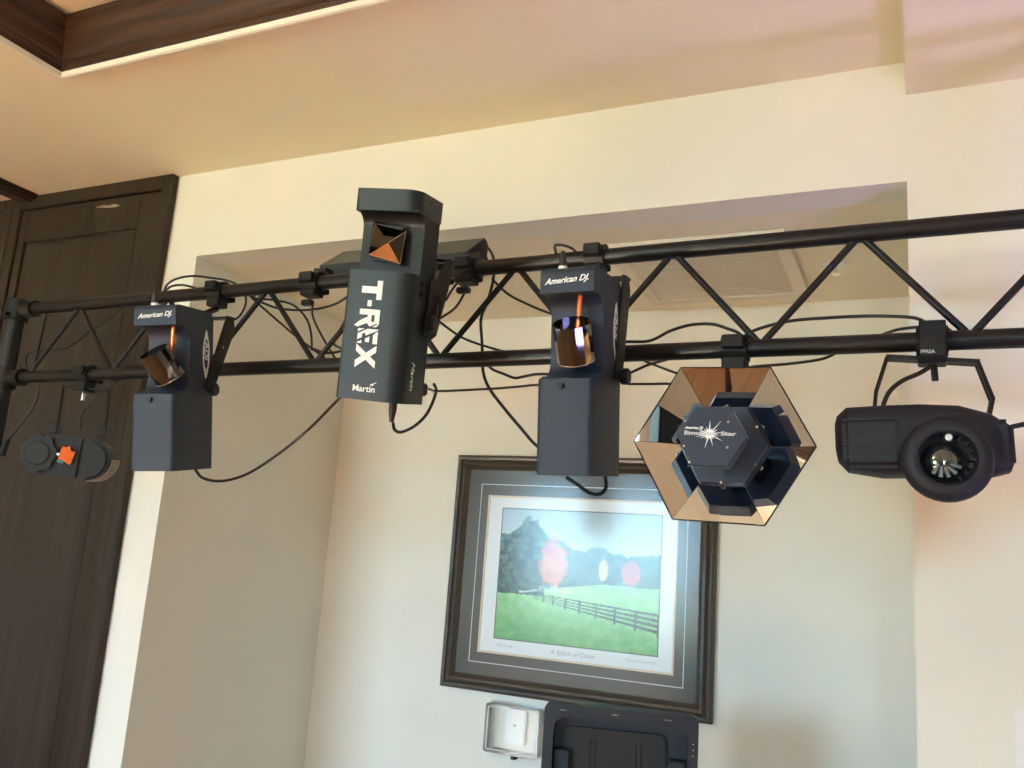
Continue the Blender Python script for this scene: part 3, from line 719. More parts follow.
# pyramid of four mirrors
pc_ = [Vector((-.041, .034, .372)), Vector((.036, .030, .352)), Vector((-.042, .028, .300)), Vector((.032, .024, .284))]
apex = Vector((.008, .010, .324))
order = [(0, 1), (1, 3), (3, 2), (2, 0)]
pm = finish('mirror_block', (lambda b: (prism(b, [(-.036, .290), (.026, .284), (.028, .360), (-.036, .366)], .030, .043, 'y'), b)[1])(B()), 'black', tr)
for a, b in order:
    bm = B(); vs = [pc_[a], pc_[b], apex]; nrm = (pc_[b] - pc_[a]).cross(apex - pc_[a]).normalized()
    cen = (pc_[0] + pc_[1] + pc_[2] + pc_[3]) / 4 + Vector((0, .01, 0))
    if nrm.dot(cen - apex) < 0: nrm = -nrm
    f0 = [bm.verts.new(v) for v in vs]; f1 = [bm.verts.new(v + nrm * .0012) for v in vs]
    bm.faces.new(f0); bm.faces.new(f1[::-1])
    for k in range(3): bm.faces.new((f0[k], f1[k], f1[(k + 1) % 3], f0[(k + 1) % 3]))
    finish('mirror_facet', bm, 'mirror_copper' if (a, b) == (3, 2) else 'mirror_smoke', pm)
    if a == 1:
        bm = B(); cyl(bm, pc_[1], apex, .0005, .0022, 8); finish('mirror_edge', bm, 'chrome', pm)
    if (a, b) in ((1, 3), (3, 2)):
        bm = B(); cyl(bm, pc_[a], pc_[b], .0006, n=6); finish('mirror_edge', bm, 'chrome', pm)
# lettering running down the front, tops of the letters to the right
DOWN = lambda x, z: plane_mtx((x, -.0006, z), (0, 0, -1), (1, 0, 0))
LB, LH_, LZ = -.034, .045, TB - .021          # baseline x, letter height, start z
bm = B()
def glyph(pts): prism(bm, [(LB + b_ * LH_, LZ - a_) for a_, b_ in pts], -.0012, -.0001, 'y')
def bar_(a0, a1, b0, b1): glyph([(a0, b0), (a1, b0), (a1, b1), (a0, b1)])
bar_(0, .039, .74, 1); bar_(.0125, .0262, 0, .74)                                     # T
bar_(.0405, .0530, .34, .54)                                                           # hyphen
bar_(.0590, .0705, 0, 1); glyph([(.0705, .76), (.0705, 1), (.088, 1), (.0945, .88), (.088, .76)]); glyph([(.0840, .80), (.0945, .88), (.0945, .56), (.088, .42), (.0840, .50)]); bar_(.0705, .088, .42, .60)
glyph([(.0740, .42), (.0870, .42), (.0960, -.06), (.0930, -.22), (.0830, .05)])        # R
bar_(.0990, .1085, 0, 1); bar_(.1085, .1290, .78, 1); bar_(.1085, .1260, .40, .60); bar_(.1085, .1290, 0, .22)   # E
glyph([(.1320, 1), (.1455, 1), (.1790, 0), (.1640, 0)]); glyph([(.1640, 1), (.1780, 1), (.1450, 0), (.1310, 0)]) # X
lt = finish('lettering', bm, 'print_white', tr)
for dx, dz in ((-.016, -.120), (-.010, -.133), (-.018, -.139)):       # claw scratches through the E
    bm = B(); prism(bm, [(-.024 + dx, TB + dz - .010), (-.022 + dx, TB + dz - .0125), (.024 + dx, TB + dz + .010), (.022 + dx, TB + dz + .0115)], -.0020, -.0013, 'y'); finish('scratch_mark', bm, 'coat2', tr)
text_obj('maker_lettering', 'Martin', .0185, FRONT(-.034, -.0006, .0175), 'print_white', tr, bold=.00015, width=1.05)
bm = B(); prism(bm, [(.004, .0325), (.020, .039), (.013, .034), (.011, .0305)], -.0010, -.0002, 'y'); finish('maker_swoosh', bm, 'print_white', tr)
text_obj('flank_lettering', 'Martin', .0225, plane_mtx((TW + .0006, TD - .075, .088), (0, 0, -1), (0, 1, 0)), 'print_white', tr, shear=.3)
# yoke, knob and mains inlet
for sgn in (-1, 1):
    x0, x1 = (TW + .006, TW + .010) if sgn > 0 else (-TW - .010, -TW - .006)
    bm = B(); prism(bm, [(.074, .150), (.110, .138), (.140, .150), (.196, .290), (.196, .322), (.168, .322), (.120, .270), (.090, .262)], x0, x1, 'x'); finish('yoke_cheek', bm, 'metal', tr)
    bm = B(); lathe(bm, [(.008, 0), (.008, .009), (.016, .010), (.018, .014), (.018, .022), (.014, .026)], (sgn * (TW - .001), .092, .172), (sgn, 0, 0), 14); finish('pivot_knob', bm, 'black', tr, True)
boxo('yoke_bar', 'metal', tr, -TW - .010, TW + .010, .168, .200, .314, .320)
for z in (.250, .228):
    bm = B(); cyl(bm, (TW, .060, z), (TW + .007, .060, z), .0075, n=12); finish('flank_knob', bm, 'black', tr, True)
bm = B(); ring_prism(bm, [(.128 + .015 * math.cos(t * math.pi / 8), .206 + .030 * math.sin(t * math.pi / 8)) for t in range(16)], [(.128 + .008 * math.cos(t * math.pi / 8), .206 + .021 * math.sin(t * math.pi / 8)) for t in range(16)], TW + .012, TW + .016, 'x'); finish('safety_loop', bm, 'metal', tr)
boxo('signal_plug', 'black', tr, TW - .022, TW - .004, TD, TD + .030, .135, .165, .004)
boxo('signal_plug', 'black', tr, TW - .026, TW - .002, TD + .001, TD + .034, .018, .046, .005)
bm = B(); lathe(bm, [(.0085, 0), (.0085, -.014), (.0055, -.034), (.0045, -.040)], (TW - .036, .055, -.0005), (0, 0, 1), 12); finish('power_plug', bm, 'rubber', tr, True)
cX = -1.06
clamp(tr, cX, ZU, drop=.02)
bm = B(); b_ = TP(cX, ZU - RT - .030); li = root_mw(tr).inverted() @ b_
cyl(bm, root_mw(tr) @ Vector((li.x, .184, .317)), b_, .008, n=10); finish('hanger_bolt', bm, 'metal', tr, True, world=True)

# ------------------------------------------------------------------ long bar fixture behind the big scanner
p0, p1 = at(320, 265, 1.83), at(466, 252, 1.83)
bar = thing('bar_fixture', 'long black box fixture with sloping top clamped behind the truss', 'stage light', ((p0.x + p1.x) / 2, 1.83, ZU + .01))
hl = (p1.x - p0.x) / 2
bm = B(); prism(bm, [(0, .022), (.0, -.012 + .0), (.105, -.010), (.112, .082), (.094, .094)], -hl, hl, 'x')
cz = (p0.z + p1.z) / 2 - (ZU + .01) - .022
for v in bm.verts: v.co.z += cz
finish('housing', bm, 'coat2', bar)
for sx in (-hl - .004, hl):
    bm = B(); prism(bm, [(.002, .020 + cz), (.002, -.010 + cz), (.103, -.008 + cz), (.109, .079 + cz), (.094, .089 + cz)], sx, sx + .004, 'x'); finish('end_cap', bm, 'black', bar)
bm = B(); cyl(bm, (-hl + .002, -.001, .030 + cz - .018), (-hl + .002, -.006, .030 + cz - .018), .004, n=8); finish('screw', bm, 'chrome', bar)
for X in (at(311, 283, 1.77).x, at(468, 265, 1.77).x):
    k = clamp(bar, X, ZU, wd=.052, drop=.010, tall=.012)
    boxo('mount_arm', 'metal', k, X - .02, X + .02, YT(X) + RT, 1.832, ZU + cz + .002, ZU + cz + .012, world=True)
    boxo('clamp_lever', 'metal', k, X - .012, X + .022, YT(X) - .030, YT(X) - .012, ZU - RT - .048, ZU - RT - .034, .003, world=True)

# ------------------------------------------------------------------ hexagonal mirror light
HX, HY, HZ, HR = -.332, 1.615, 1.786, .166
hexl = thing('hexagonal_mirror_light', 'hexagonal mirrored effect light with a raised centre hub and starburst logo', 'stage light', (HX, HY, HZ), Matrix.Rotation(rad(1.2), 3, 'Y'))
ro, ri, di = HR, .080, .0245
O_ = [Vector((ro * math.cos(rad(60 * k)), 0, ro * math.sin(rad(60 * k)))) for k in range(6)]
I_ = [Vector((ri * math.cos(rad(60 * k)), di, ri * math.sin(rad(60 * k)))) for k in range(6)]
TWS = [(3, -3), (2, -2), (3, -3), (2, -2), (3, -2), (3, -3)]
for k in range(6):
    j = (k + 1) % 6
    c = (O_[k] + O_[j] + I_[k] + I_[j]) / 4
    q = [v + (c - v) * .012 for v in (O_[k], O_[j], I_[j], I_[k])]
    nrm = (q[1] - q[0]).cross(q[3] - q[0]).normalized()
    if nrm.y < 0: nrm = -nrm
    # two mirrors to a side, the joint between them slightly off true
    mo, mi = q[0].lerp(q[1], .5), q[3].lerp(q[2], .5)
    for (a, b, c2, d2), tw in (((q[0], mo, mi, q[3]), TWS[k][0]), ((mo, q[1], q[2], mi), TWS[k][1])):
        cc = (a + b + c2 + d2) / 4; axr = ((mi - mo).normalized()); ex = Matrix.Rotation(rad(tw), 3, axr)
        a, b, c2, d2 = [cc + ex @ (v - cc) for v in (a, b, c2, d2)]
        bm = B(); f0 = [bm.verts.new(v) for v in (a, b, c2, d2)]; f1 = [bm.verts.new(v + nrm * .002) for v in (a, b, c2, d2)]
        bm.faces.new(f0); bm.faces.new(f1[::-1])
        for t in range(4): bm.faces.new((f0[t], f1[t], f1[(t + 1) % 4], f0[(t + 1) % 4]))
        finish('mirror_facet', bm, 'mirror_facet', hexl)
    bm = B(); cyl(bm, O_[k] + Vector((0, -.0002, 0)), I_[k] + Vector((0, -.0002, 0)), .0011, n=6); finish('facet_seam', bm, 'black', hexl)
    bm = B(); cyl(bm, O_[k], O_[j], .0016, n=6); finish('rim_bar', bm, 'black', hexl)
bm = B()                                     # dish behind the mirrors
v0 = [bm.verts.new(v + Vector((0, .004, 0))) for v in O_]; v1 = [bm.verts.new(Vector((v.x * .60, .098, v.z * .60))) for v in O_]
v2 = [bm.verts.new(v + Vector((0, .005, 0))) for v in I_]
bm.faces.new(v1)
for k in range(6):
    j = (k + 1) % 6; bm.faces.new((v0[k], v0[j], v1[j], v1[k])); bm.faces.new((v0[k], v2[k], v2[j], v0[j]))
bm.faces.new(v2); finish('rear_shell', bm, 'black', hexl)
bm = B(); prism(bm, [(v.x * 1.0, v.z * 1.0) for v in I_], di - .010, di - .0005, 'y'); hubp = finish('hub_plate', bm, 'coat', hexl)
for k in range(6):
    bm = B(); cyl(bm, (.07 * math.cos(rad(30 + 60 * k)), di - .009, .07 * math.sin(rad(30 + 60 * k))), (.07 * math.cos(rad(30 + 60 * k)), di - .0125, .07 * math.sin(rad(30 + 60 * k))), .0026, n=8); finish('screw', bm, 'chrome', hubp)
bm = B(); cyl(bm, (0, di - .010, 0), (0, -.060, 0), .016, n=20); finish('hub_stem', bm, 'black', hexl, True)
CY = -.088
bm = B(); rr = .0615
fr = [bm.verts.new((rr * .97 * math.cos(rad(60 * k)), CY, rr * .97 * math.sin(rad(60 * k)))) for k in range(6)]
md = [bm.verts.new((rr * math.cos(rad(60 * k)), CY + .003, rr * math.sin(rad(60 * k)))) for k in range(6)]
bk = [bm.verts.new((rr * 1.0 * math.cos(rad(60 * k)), CY + .030, rr * 1.0 * math.sin(rad(60 * k)))) for k in range(6)]
bm.faces.new(fr); bm.faces.new(bk[::-1])
for A, D in ((fr, md), (md, bk)):
    for k in range(6): bm.faces.new((A[k], A[(k + 1) % 6], D[(k + 1) % 6], D[k]))
cap_ = finish('hub_cap', bm, 'coat', hexl)
for sx, sz in ((-.047, .026), (.029, .026), (-.047, -.019), (.029, -.019)):
    bm = B(); cyl(bm, (sx, CY, sz), (sx, CY - .002, sz), .0022, n=8); finish('screw', bm, 'chrome', cap_)
bm = B(); rays = [(90, .024), (66, .011), (50, .030), (30, .016), (8, .024), (-8, .018), (-27, .027), (-50, .012), (-72, .022), (-90, .009), (-106, .026), (-130, .012), (-152, .018), (-166, .026), (176, .019), (160, .026), (140, .014), (118, .014)]
star = []
rays.sort(key=lambda r: r[0])
for i, (a, r_) in enumerate(rays):
    a2 = rays[(i + 1) % len(rays)][0] + (360 if i == len(rays) - 1 else 0)
    star.append((r_ * math.cos(rad(a)) - .003, r_ * math.sin(rad(a)) + .004))
    star.append((.0068 * math.cos(rad((a + a2) / 2)) - .003, .0068 * math.sin(rad((a + a2) / 2)) + .004))
prism(bm, star, CY - .0008, CY - .0001, 'y'); finish('starburst_logo', bm, 'print_white', cap_)
text_obj('lettering', 'American DJ', .0060, FRONT(-.047, CY - .0006, .0125), 'print_white', cap_, shear=.4, bold=.0002)
text_obj('lettering', 'Emulator Star', .0093, FRONT(-.048, CY - .0012, .0020), 'ink_light', cap_, bold=.0004, width=1.75)
clamp(hexl, at(735, 347, 1.75).x, ZL, wd=.052, drop=.030, tall=.012)
boxo('mount_plate', 'metal', hexl, -.040, .040, .030, .060, .142, .150)
bX = at(735, 347, 1.75).x - HX
boxo('hanger', 'metal', hexl, bX - .022, bX + .022, YT(HX) - HY - .012, YT(HX) - HY + .012, .100, ZL - RT - HZ - .012, .003)
boxo('rear_box', 'black', hexl, -.06, .06, .075, .17, -.05, .105, .006)

# ------------------------------------------------------------------ round-ended effect light, right
mr = thing('moonflower_light', 'black moulded effect light with a big round nose at the right end of the truss', 'stage light', (0, 1.665, 1.80), Matrix.Rotation(rad(-2), 3, 'Y') @ Matrix.Rotation(rad(4), 3, 'Z'))
bm = B()
# body: rounded shell, cross-sections along x
secs = [(-.138, .018, .022, .0, .010), (-.134, .036, .040, .0, .006), (-.118, .053, .056, .0, .004), (-.06, .058, .062, .0, 0), (.0, .058, .062, -.002, 0), (.06, .054, .060, -.004, -.002), (.108, .046, .052, -.008, -.010), (.132, .036, .040, -.010, -.016), (.140, .016, .020, -.010, -.018)]
rings = []
for x, ry, rz, cy, cz_ in secs:
    ring = []
    for k in range(24):
        a = 2 * math.pi * k / 24; c, s = math.cos(a), math.sin(a)
        e = .55
        ring.append(bm.verts.new((x, cy + ry * math.copysign(abs(c) ** e, c), cz_ + rz * math.copysign(abs(s) ** e, s))))
    rings.append(ring)
for A, D in zip(rings, rings[1:]):
    for k in range(24): bm.faces.new((A[k], A[(k + 1) % 24], D[(k + 1) % 24], D[k]))
bm.faces.new(rings[0][::-1]); bm.faces.new(rings[-1])
shell = finish('shell', bm, 'moon', mr, True)
for x0, x1, z in ((-.125, -.040, .030), (-.128, -.040, -.006), (-.125, -.042, -.034)):
    boxo('shell_groove', 'rubber', shell, x0, x1, -.0625, -.0585, z, z + .0022)
boxo('side_pad', 'moon', shell, -.126, -.030, -.062, -.040, -.052, .036, .010, 3)
boxo('side_pad', 'moon', shell, .098, .138, -.050, -.02, -.052, .030, .010, 3)
bm = B(); nc = (.033, -.052, -.040)
lathe(bm, [(.060, 0), (.068, .004), (.0705, .014), (.0685, .030), (.062, .039), (.052, .043), (.045, .041), (.0415, .032), (.041, .010), (.030, .006)], nc, (0, -1, 0), 40); nose = finish('nose_ring', bm, 'moon', mr, True)
for k in range(7):
    a = rad(-62 + k * 20)
    c, s = math.cos(a), math.sin(a)
    bm = B(); p = Vector((nc[0] + .0385 * c, nc[1] - .014, nc[2] + .0385 * s))
    box(bm, -.006, .006, -.012, .010, -.0022, .0022, .0008)
    rt = Matrix.Rotation(-a, 4, 'Y'); rt.translation = p
    bmesh.ops.transform(bm, matrix=rt, verts=bm.verts); finish('cooling_fin', bm, 'moon', nose)
bm = B(); lathe(bm, [(.034, .006), (.034, .016), (.031, .018), (.029, .016)], (nc[0] - .005, nc[1], nc[2] - .004), (0, -1, 0), 32, cap=False); finish('lens_ring', bm, 'black', nose, True)
bm = B(); lathe(bm, [(.0305, .012), (.028, .020), (.022, .0265), (.013, .0305), (.004, .032), (0, .032)], (nc[0] - .005, nc[1], nc[2] - .004), (0, -1, 0), 32); ln_ = finish('lens', bm, 'lens', nose, True)
for k in range(5):
    a = rad(215 + k * 27); o3 = Vector((nc[0] - .005, nc[1], nc[2] - .004))
    bm = B(); p1_ = o3 + Vector((.010 * math.cos(a), -.0318, .010 * math.sin(a))); p2_ = o3 + Vector((.026 * math.cos(a + .25), -.0245, .026 * math.sin(a + .25))); cyl(bm, p1_, p2_, .0014, .0036, 6); finish('lens_facet', bm, 'led', ln_)
bm = B(); lathe(bm, [(.0055, 0), (.0055, .004), (.003, .0052)], (nc[0] + .004, nc[1] - .026, nc[2] + .0345), (0, -1, .2), 14); finish('indicator', bm, 'white_plastic', nose, True)
boxo('indicator_mount', 'black', nose, nc[0] - .006, nc[0] + .013, nc[1] - .027, nc[1] - .010, nc[2] + .027, nc[2] + .041, .002)
# slotted yoke
YK = .010
def strap(name, pts, wd, th, parent, mt='metal'):
    bm = B(); V = [Vector(p) for p in pts]
    for i in range(len(V) - 1):
        d = (V[i + 1] - V[i]).normalized(); side = Vector((0, 1, 0)); n_ = d.cross(side).normalized() * th / 2; s_ = side * wd / 2
        A = [bm.verts.new(V[i] - d * th * .2 + a * n_ + b * s_) for a, b in ((1, 1), (1, -1), (-1, -1), (-1, 1))]
        D = [bm.verts.new(V[i + 1] + d * th * .2 + a * n_ + b * s_) for a, b in ((1, 1), (1, -1), (-1, -1), (-1, 1))]
        bm.faces.new(A[::-1]); bm.faces.new(D)
        for k in range(4): bm.faces.new((A[k], A[(k + 1) % 4], D[(k + 1) % 4], D[k]))
    return finish(name, bm, mt, parent)
mw = root_mw(mr).inverted()
def ml(x, y, Y): return mw @ at(x, y, Y)
strap('yoke_bar', [ml(887, 358, 1.75), ml(978, 363, 1.75)], .030, .0075, mr)
strap('yoke_arm', [ml(887, 358, 1.75), ml(876, 392, 1.72), ml(874, 414, 1.70)], .026, .0068, mr)
for dy in (-.011, .011):
    v = Vector((0, dy, 0)); strap('yoke_arm', [ml(977, 363, 1.75) + v, ml(992, 400, 1.72) + v, ml(989, 415, 1.71) + v], .007, .0065, mr)
strap('yoke_arm', [ml(992, 402, 1.72), ml(984, 430, 1.70)], .026, .006, mr)
for q in (ml(876, 412, 1.70), ml(985, 428, 1.70)):
    bm = B(); cyl(bm, q + Vector((0, -.022, -.006)), q + Vector((0, .022, -.006)), .011, n=12); finish('pivot_knob', bm, 'black', mr, True)
cxr = at(932, 343, 1.75).x
ck = clamp(mr, cxr, ZL, wd=.054, drop=.018, tall=.012)
boxo('clamp_face', 'metal', ck, cxr - .022, cxr + .023, YT(cxr) - RT - .026, YT(cxr) - RT - .010, ZL - .040, ZL + .029, .002, world=True)
text_obj('clamp_lettering', 'FPRSA', .0088, FRONT(cxr - .020, YT(cxr) - RT - .0266, ZL - .033), 'grey_ink', ck, bold=.0003, width=1, world=True)
bm = B(); cyl(bm, (cxr + .002, YT(cxr) - .002, ZL - .046), (cxr + .004, YT(cxr) - .002, ZL - .075), .006, n=8); finish('yoke_bolt', bm, 'metal', mr, True, world=True)

# ------------------------------------------------------------------ round-ended effect light, left
lc = at(70, 457, 1.76)
mlft = thing('moonflower_light', 'dark round-ended effect light with an orange glass aperture below the left end of the truss', 'stage light', lc, Matrix.Rotation(rad(32), 3, 'Z') @ Matrix.Rotation(rad(3), 3, 'Y') @ Matrix.Rotation(rad(4), 3, 'X'))
def stad(x0, x1, r): return arc(x1, 0, r, -90, 90, 12) + arc(x0, 0, r, 90, 270, 12)
bm = B(); prism(bm, stad(-.055, .062, .058), -.040, .050, 'y')
bmesh.ops.bevel(bm, geom=[e for e in bm.edges if abs(e.verts[0].co.y - e.verts[1].co.y) < 1e-6], offset=.008, segments=2, affect='EDGES')
finish('shell', bm, 'black', mlft, True)
bm = B(); ring_prism(bm, rrect(-.030, .052, -.052, .056, .010, 4), [(.001 + .0285 * math.cos(t), .004 + .0285 * math.sin(t)) for t in [rad(-90 + 360 * (k + .5) / 20) for k in range(20)]] + [], -.050, -.0395, 'y') if False else None
bm = B(); prism(bm, rrect(-.034, .040, -.056, .057, .006, 4), -.046, -.0395, 'y'); finish('front_plate', bm, 'black', mlft)
bm = B(); n = 28
prism(bm, [((.046 + (.006 if k % 4 < 2 else 0)) * math.cos(2 * math.pi * k / n) - .068, (.050 + (.006 if k % 4 < 2 else 0)) * math.sin(2 * math.pi * k / n)) for k in range(n)], -.056, .020, 'y'); kn = finish('knurled_end', bm, 'black', mlft)
bm = B(); lathe(bm, [(.034, 0), (.034, .003), (.031, .0045), (.010, .005)], (-.068, -.056, 0), (0, -1, 0), 20); finish('end_disc', bm, 'black', kn)
bm = B(); lathe(bm, [(.030, 0), (.030, .004), (.026, .004), (.025, .0005)], (.006, -.046, .006), (0, -1, 0), 24); ap = finish('aperture_ring', bm, 'black', mlft, True)
bm = B(); prism(bm, [(-.012, -.008), (.024, -.022), (.031, .016), (.019, .018), (.014, .032), (.004, .026), (-.006, .029)], -.0545, -.0525, 'y'); finish('orange_glass', bm, 'copper', mlft)
bm = B(); prism(bm, [(-.014, -.016), (.004, -.021), (.006, -.013), (-.009, -.008)], -.0545, -.0525, 'y'); finish('blue_glass', bm, 'cyan', mlft)
bm = B(); lathe(bm, [(.0045, 0), (.004, .003), (.001, .004)], (-.013, -.0525, .004), (0, -1, 0), 10); finish('chrome_pin', bm, 'chrome', ap, True)
bm = B(); prism(bm, arc(.062, 0, .0625, -88, 8, 8) + arc(.062, 0, .059, 8, -88, 8), -.020, .048, 'y'); o = finish('end_band', bm, 'vent_dark', mlft); o['label'] = 'pale grey band round the lower right end'
mw2 = root_mw(mlft).inverted()
def m2(x, y, Y): return mw2 @ at(x, y, Y)
bm = B(); tube(bm, [m2(57, 428, 1.77), m2(64, 386, 1.79), m2(109, 391, 1.79), m2(106, 428, 1.77)], .0042, 8); finish('yoke', bm, 'metal', mlft)
for q in (m2(55, 424, 1.77), m2(104, 427, 1.77)):
    bm = B(); box(bm, q.x - .014, q.x + .014, q.y - .014, q.y + .014, q.z - .028, q.z + .004, .003); finish('pivot_block', bm, 'black', mlft)
cxl = at(87, 374, 1.798).x
clamp(mlft, cxl, ZL, wd=.052, drop=.026)
bm = B(); q = TP(cxl, ZL - RT - .038); cyl(bm, q, q + Vector((0, 0, -.022)), .0055, n=8); finish('yoke_bolt', bm, 'chrome', mlft, world=True)

# ------------------------------------------------------------------ cables
def cable(label, pts, r=.0034, name='power_cable', plug=None, cat='cable', group='black cables strung along the truss'):
    P = spline([at(*p) for p in pts], 8)
    o0 = P[0]
    if plug is None:
        bm = B(); tube(bm, P, r, 8); o = finish(name, bm, 'rubber', None, True)
        return tag(o, label, cat, group)
    t = thing(name, label, cat, o0, group=group)
    bm = B(); tube(bm, P, r, 8); finish('cord', bm, 'rubber', t, True, world=True)
    a, b = at(*plug[0]), at(*plug[1])
    bm = B(); cyl(bm, a, b, .007, .012, 12); finish('plug', bm, 'black', t, True, world=True)
    return t
Yb = 1.80
cable('black cable sagging from the left slim scanner to the big lettered scanner', [(195, 469, 1.62), (203, 478, 1.66), (222, 481, 1.72), (247, 474, 1.78), (277, 455, 1.80), (310, 428, 1.80), (342, 396, 1.72), (372, 372, 1.59)], .0036)
cable('thin cable arching over the left slim scanner to the truss', [(164, 292, 1.53), (167, 285, 1.56), (176, 279, 1.64), (192, 276, 1.72), (212, 278, 1.78), (229, 281, 1.81), (240, 287, 1.83), (246, 299, 1.83), (243, 311, 1.82), (236, 319, 1.79), (226, 321, 1.72)], .0030)
cable('short cable loop between the left scanner plug and the top tube', [(165, 291, 1.535), (172, 286, 1.60), (183, 285, 1.68), (196, 288, 1.82)], .0030)
cable('cable sloping across the dark door from the top tube to the lower tube', [(152, 295, 1.73), (138, 300, 1.82), (123, 307, 1.84), (108, 319, 1.85), (90, 331, 1.85), (66, 348, 1.85), (42, 350, 1.84), (28, 354, 1.83), (26, 364, 1.82), (30, 373, 1.80)], .0030)
cable('cable with a plug hanging from the lower tube at the far left', [(39, 376, 1.80), (38, 385, 1.80), (37, 398, 1.80), (30, 412, 1.80), (17, 429, 1.80), (8, 439, 1.80)], .0036, plug=((8, 439, 1.80), (1, 455, 1.80)))
cable('cable rising from the left round-ended light to the lower tube', [(80, 430, 1.78), (82, 414, 1.79), (95, 398, 1.80), (110, 386, 1.82), (119, 379, 1.82), (126, 371, 1.79)], .0032)
cable('straight cable slanting down behind the left bay of the truss', [(246, 289, 1.79), (251, 297, 1.82), (270, 314, 1.82), (298, 338, 1.82), (322, 356, 1.82), (330, 363, 1.78)], .0030)
cable('drooping cable under the top tube left of the bar fixture', [(250, 290, 1.79), (256, 299, 1.81), (268, 305, 1.81), (282, 309, 1.81), (306, 310, 1.81), (330, 306, 1.80), (347, 297, 1.79), (362, 282, 1.77)], .0032)
cable('cable curving down from the top tube to the lower tube node', [(248, 290, 1.79), (253, 298, 1.82), (273, 300, 1.825), (293, 305, 1.825), (306, 318, 1.825), (311, 333, 1.82), (312, 350, 1.80)], .0030)
cable('cable hanging from the left bar clamp past the lower node', [(313, 303, 1.80), (313, 317, 1.81), (323, 338, 1.81), (337, 361, 1.82), (341, 367, 1.78)], .0030)
cable('kinked cable beside the left edge of the big lettered scanner', [(347, 318, 1.72), (338, 334, 1.76), (334, 344, 1.78), (343, 350, 1.79), (327, 353, 1.80), (313, 349, 1.80)], .0034)
cable('looped power cord under the big lettered scanner', [(393, 423, 1.50), (395, 430, 1.52), (402, 432, 1.55), (416, 425, 1.60), (428, 412, 1.64), (436, 392, 1.66), (434, 384, 1.64)], .0034)
cable('thin straight cable running from the big scanner to behind the slim one', [(429, 389, 1.64), (440, 391, 1.69), (487, 389, 1.72), (515, 387, 1.73), (540, 385, 1.73), (578, 388, 1.67)], .0026)
cable('long cable hanging from the bar fixture past both tubes', [(485, 245, 1.90), (491, 252, 1.88), (494, 262, 1.85), (493, 281, 1.82), (487, 303, 1.81), (481, 319, 1.81), (482, 343, 1.81), (483, 370, 1.81), (488, 386, 1.79), (500, 403, 1.76), (520, 427, 1.73), (541, 449, 1.70), (574, 460, 1.665)], .0036)
cable('cable sagging from the top tube to behind the slim scanner', [(492, 279, 1.82), (508, 294, 1.82), (527, 304, 1.81), (549, 313, 1.77), (582, 322, 1.66)], .0030)
cable('cable crossing from the big scanner down to the lower tube', [(432, 317, 1.72), (441, 323, 1.74), (463, 338, 1.78), (491, 348, 1.81), (514, 354, 1.81), (522, 358, 1.77)], .0030)
cable('cable dipping below the lower tube beside the slim scanner', [(484, 360, 1.77), (492, 369, 1.80), (504, 374, 1.80), (515, 378, 1.79), (526, 376, 1.77), (541, 374, 1.72), (574, 376, 1.66)], .0032)
cable('short cable rising from the flank of the big scanner', [(446, 300, 1.74), (452, 290, 1.78), (459, 282, 1.80), (470, 276, 1.81)], .0030)
cable('second short cable from the big scanner flank to the bar clamp', [(441, 318, 1.72), (455, 308, 1.76), (464, 294, 1.80), (470, 280, 1.81)], .0030)
cable('black power loop under the slim scanner before the picture', [(566, 477, 1.60), (578, 485, 1.61), (590, 493, 1.63), (600, 494, 1.65), (606, 487, 1.66), (605, 476, 1.66)], .0038)
cable('small cord arching from the slim scanner plug over the top tube', [(556, 253, 1.49), (555, 246, 1.52), (561, 245, 1.58), (571, 248, 1.70), (578, 254, 1.80)], .0030)
cable('wavy cable above the lower tube between slim scanner and hexagon', [(596, 347, 1.67), (622, 342, 1.77), (649, 341, 1.80), (670, 331, 1.80), (690, 325, 1.80), (711, 324, 1.80), (726, 328, 1.80), (740, 334, 1.79), (744, 344, 1.76)], .0034)
cable('long cable arching above the lower tube to the right clamp', [(740, 344, 1.76), (746, 335, 1.79), (761, 328, 1.80), (790, 321, 1.80), (825, 318, 1.80), (869, 316, 1.80), (907, 317, 1.79), (921, 320, 1.77), (932, 327, 1.76)], .0034)
cable('short cable behind the right clamp of the lower tube', [(868, 344, 1.76), (880, 336, 1.79), (890, 332, 1.80), (901, 329, 1.80), (920, 327, 1.80), (940, 327, 1.80), (950, 330, 1.79), (956, 340, 1.75)], .0030)
cable('cable hanging under the lower tube right of the hexagon', [(738, 372, 1.70), (752, 367, 1.76), (775, 365, 1.78), (796, 363, 1.79), (822, 359, 1.80), (838, 352, 1.80), (846, 347, 1.76)], .0030)
cable('upper strand of crossed cables beside the hexagonal light', [(628, 374, 1.72), (648, 365, 1.76), (666, 360, 1.80), (680, 356, 1.81), (690, 349, 1.77)], .0028)
cable('lower strand of crossed cables beside the hexagonal light', [(636, 354, 1.77), (645, 361, 1.81), (660, 367, 1.80), (676, 373, 1.76), (690, 378, 1.74), (720, 398, 1.70)], .0028)
cable('thin level cable from slim scanner knob to hexagonal light', [(628, 384, 1.74), (650, 384, 1.74), (670, 384, 1.74), (690, 388, 1.73), (720, 405, 1.70)], .0028)
cable('cord from the right clamp down into the round-nosed light', [(931, 366, 1.74), (920, 373, 1.73), (902, 381, 1.72), (890, 391, 1.71), (884, 403, 1.70), (882, 412, 1.69)], .0042)
cable('cord leaving the round-nosed light towards the right edge', [(1000, 432, 1.68), (1012, 427, 1.68), (1026, 424, 1.69), (1048, 420, 1.72), (1080, 400, 1.75), (1112, 345, 1.745)], .0045, plug=((1003, 431, 1.68), (994, 436, 1.68)))

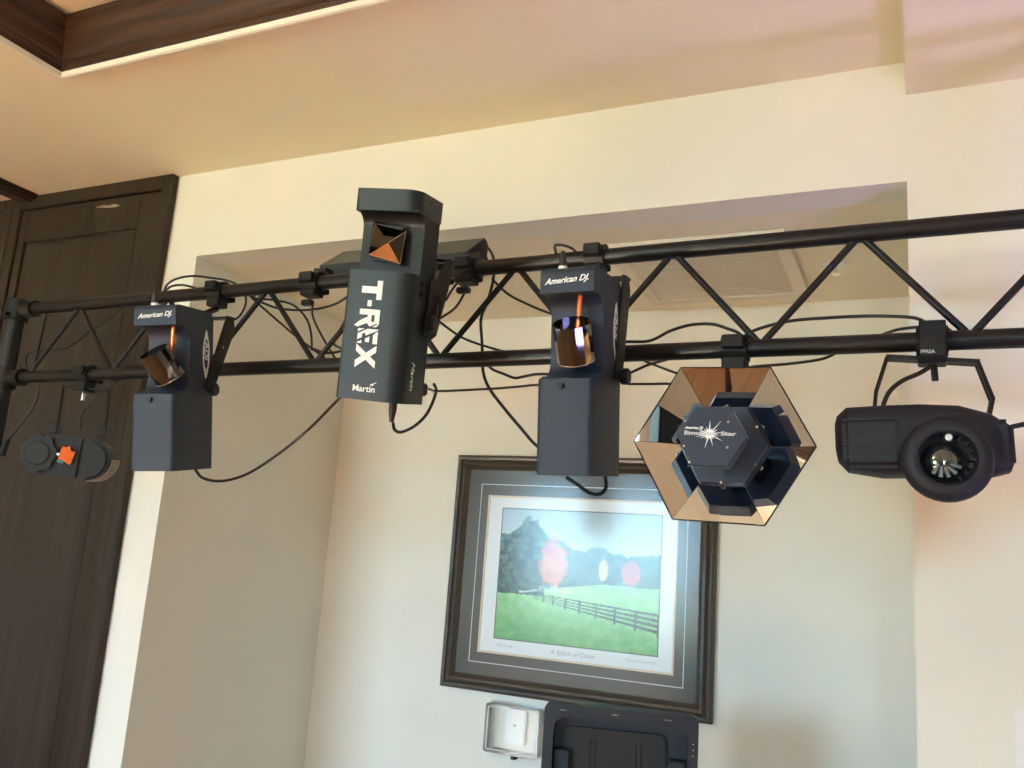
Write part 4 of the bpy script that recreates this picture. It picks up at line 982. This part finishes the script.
# ------------------------------------------------------------------ unseen pendant lamp, added to light the header and sparkle in the mirrors
LM = bpy.data.materials.new('lit_opal_glass'); LM.use_nodes = True
lp_ = LM.node_tree.nodes['Principled BSDF']; lp_.inputs['Base Color'].default_value = (.9, .88, .82, 1)
lp_.inputs['Emission Color'].default_value = (1, .93, .66, 1); lp_.inputs['Emission Strength'].default_value = 16
pend = thing('pendant_lamp', 'round opal pendant lamp hanging in the ceiling tray', 'lamp', (-1.5, -.27, TZ))
bm = B(); lathe(bm, [(.06, 0), (.06, -.012), (.012, -.03)], (0, 0, 0), (0, 0, 1), 20); finish('ceiling_rose', bm, 'white_paint', pend, True)
bm = B(); cyl(bm, (0, 0, -.03), (0, 0, -.20), .006, n=8); finish('rod', bm, 'metal', pend, True)
bm = B(); bmesh.ops.create_uvsphere(bm, u_segments=24, v_segments=16, radius=.17)
for v in bm.verts: v.co.z -= .36
finish('globe', bm, LM, pend, True)

# ------------------------------------------------------------------ things behind the camera that the mirrors pick up
spk_at = Vector((.75, -1.55, 0))
ss = thing('speaker_stand', 'black tripod speaker stand behind the camera', 'stand', spk_at)
bm = B(); cyl(bm, (0, 0, .12), (0, 0, 1.30), .018, n=14); finish('pole', bm, 'truss', ss, True)
for a in (30, 150, 270):
    d = Vector((math.cos(rad(a)), math.sin(rad(a)), 0)); bm = B(); cyl(bm, d * .02 + Vector((0, 0, .55)), d * .42 + Vector((0, 0, .012)), .011, n=10); finish('leg', bm, 'truss', ss, True)
sk = thing('loudspeaker', 'black loudspeaker on a tripod stand behind the camera', 'speaker', spk_at + Vector((0, 0, 1.301)))
bm = B(); prism(bm, [(-.17, .14), (.17, .14), (.12, -.16), (-.12, -.16)], 0, .58, 'z'); finish('cabinet', bm, 'black', sk)
boxo('grille', 'case', sk, -.15, .15, .1405, .150, .03, .55, .004)
dt = thing('mixing_table', 'long dark table behind the camera', 'table', (-.9, -2.2, 0))
boxo('table_top', 'door', dt, -.75, .75, -.30, .30, .75, .79, .004)
for lx in (-.72, .67):
    for ly in (-.28, .23): boxo('leg', 'door', dt, lx, lx + .05, ly, ly + .05, .0005, .75, .003)
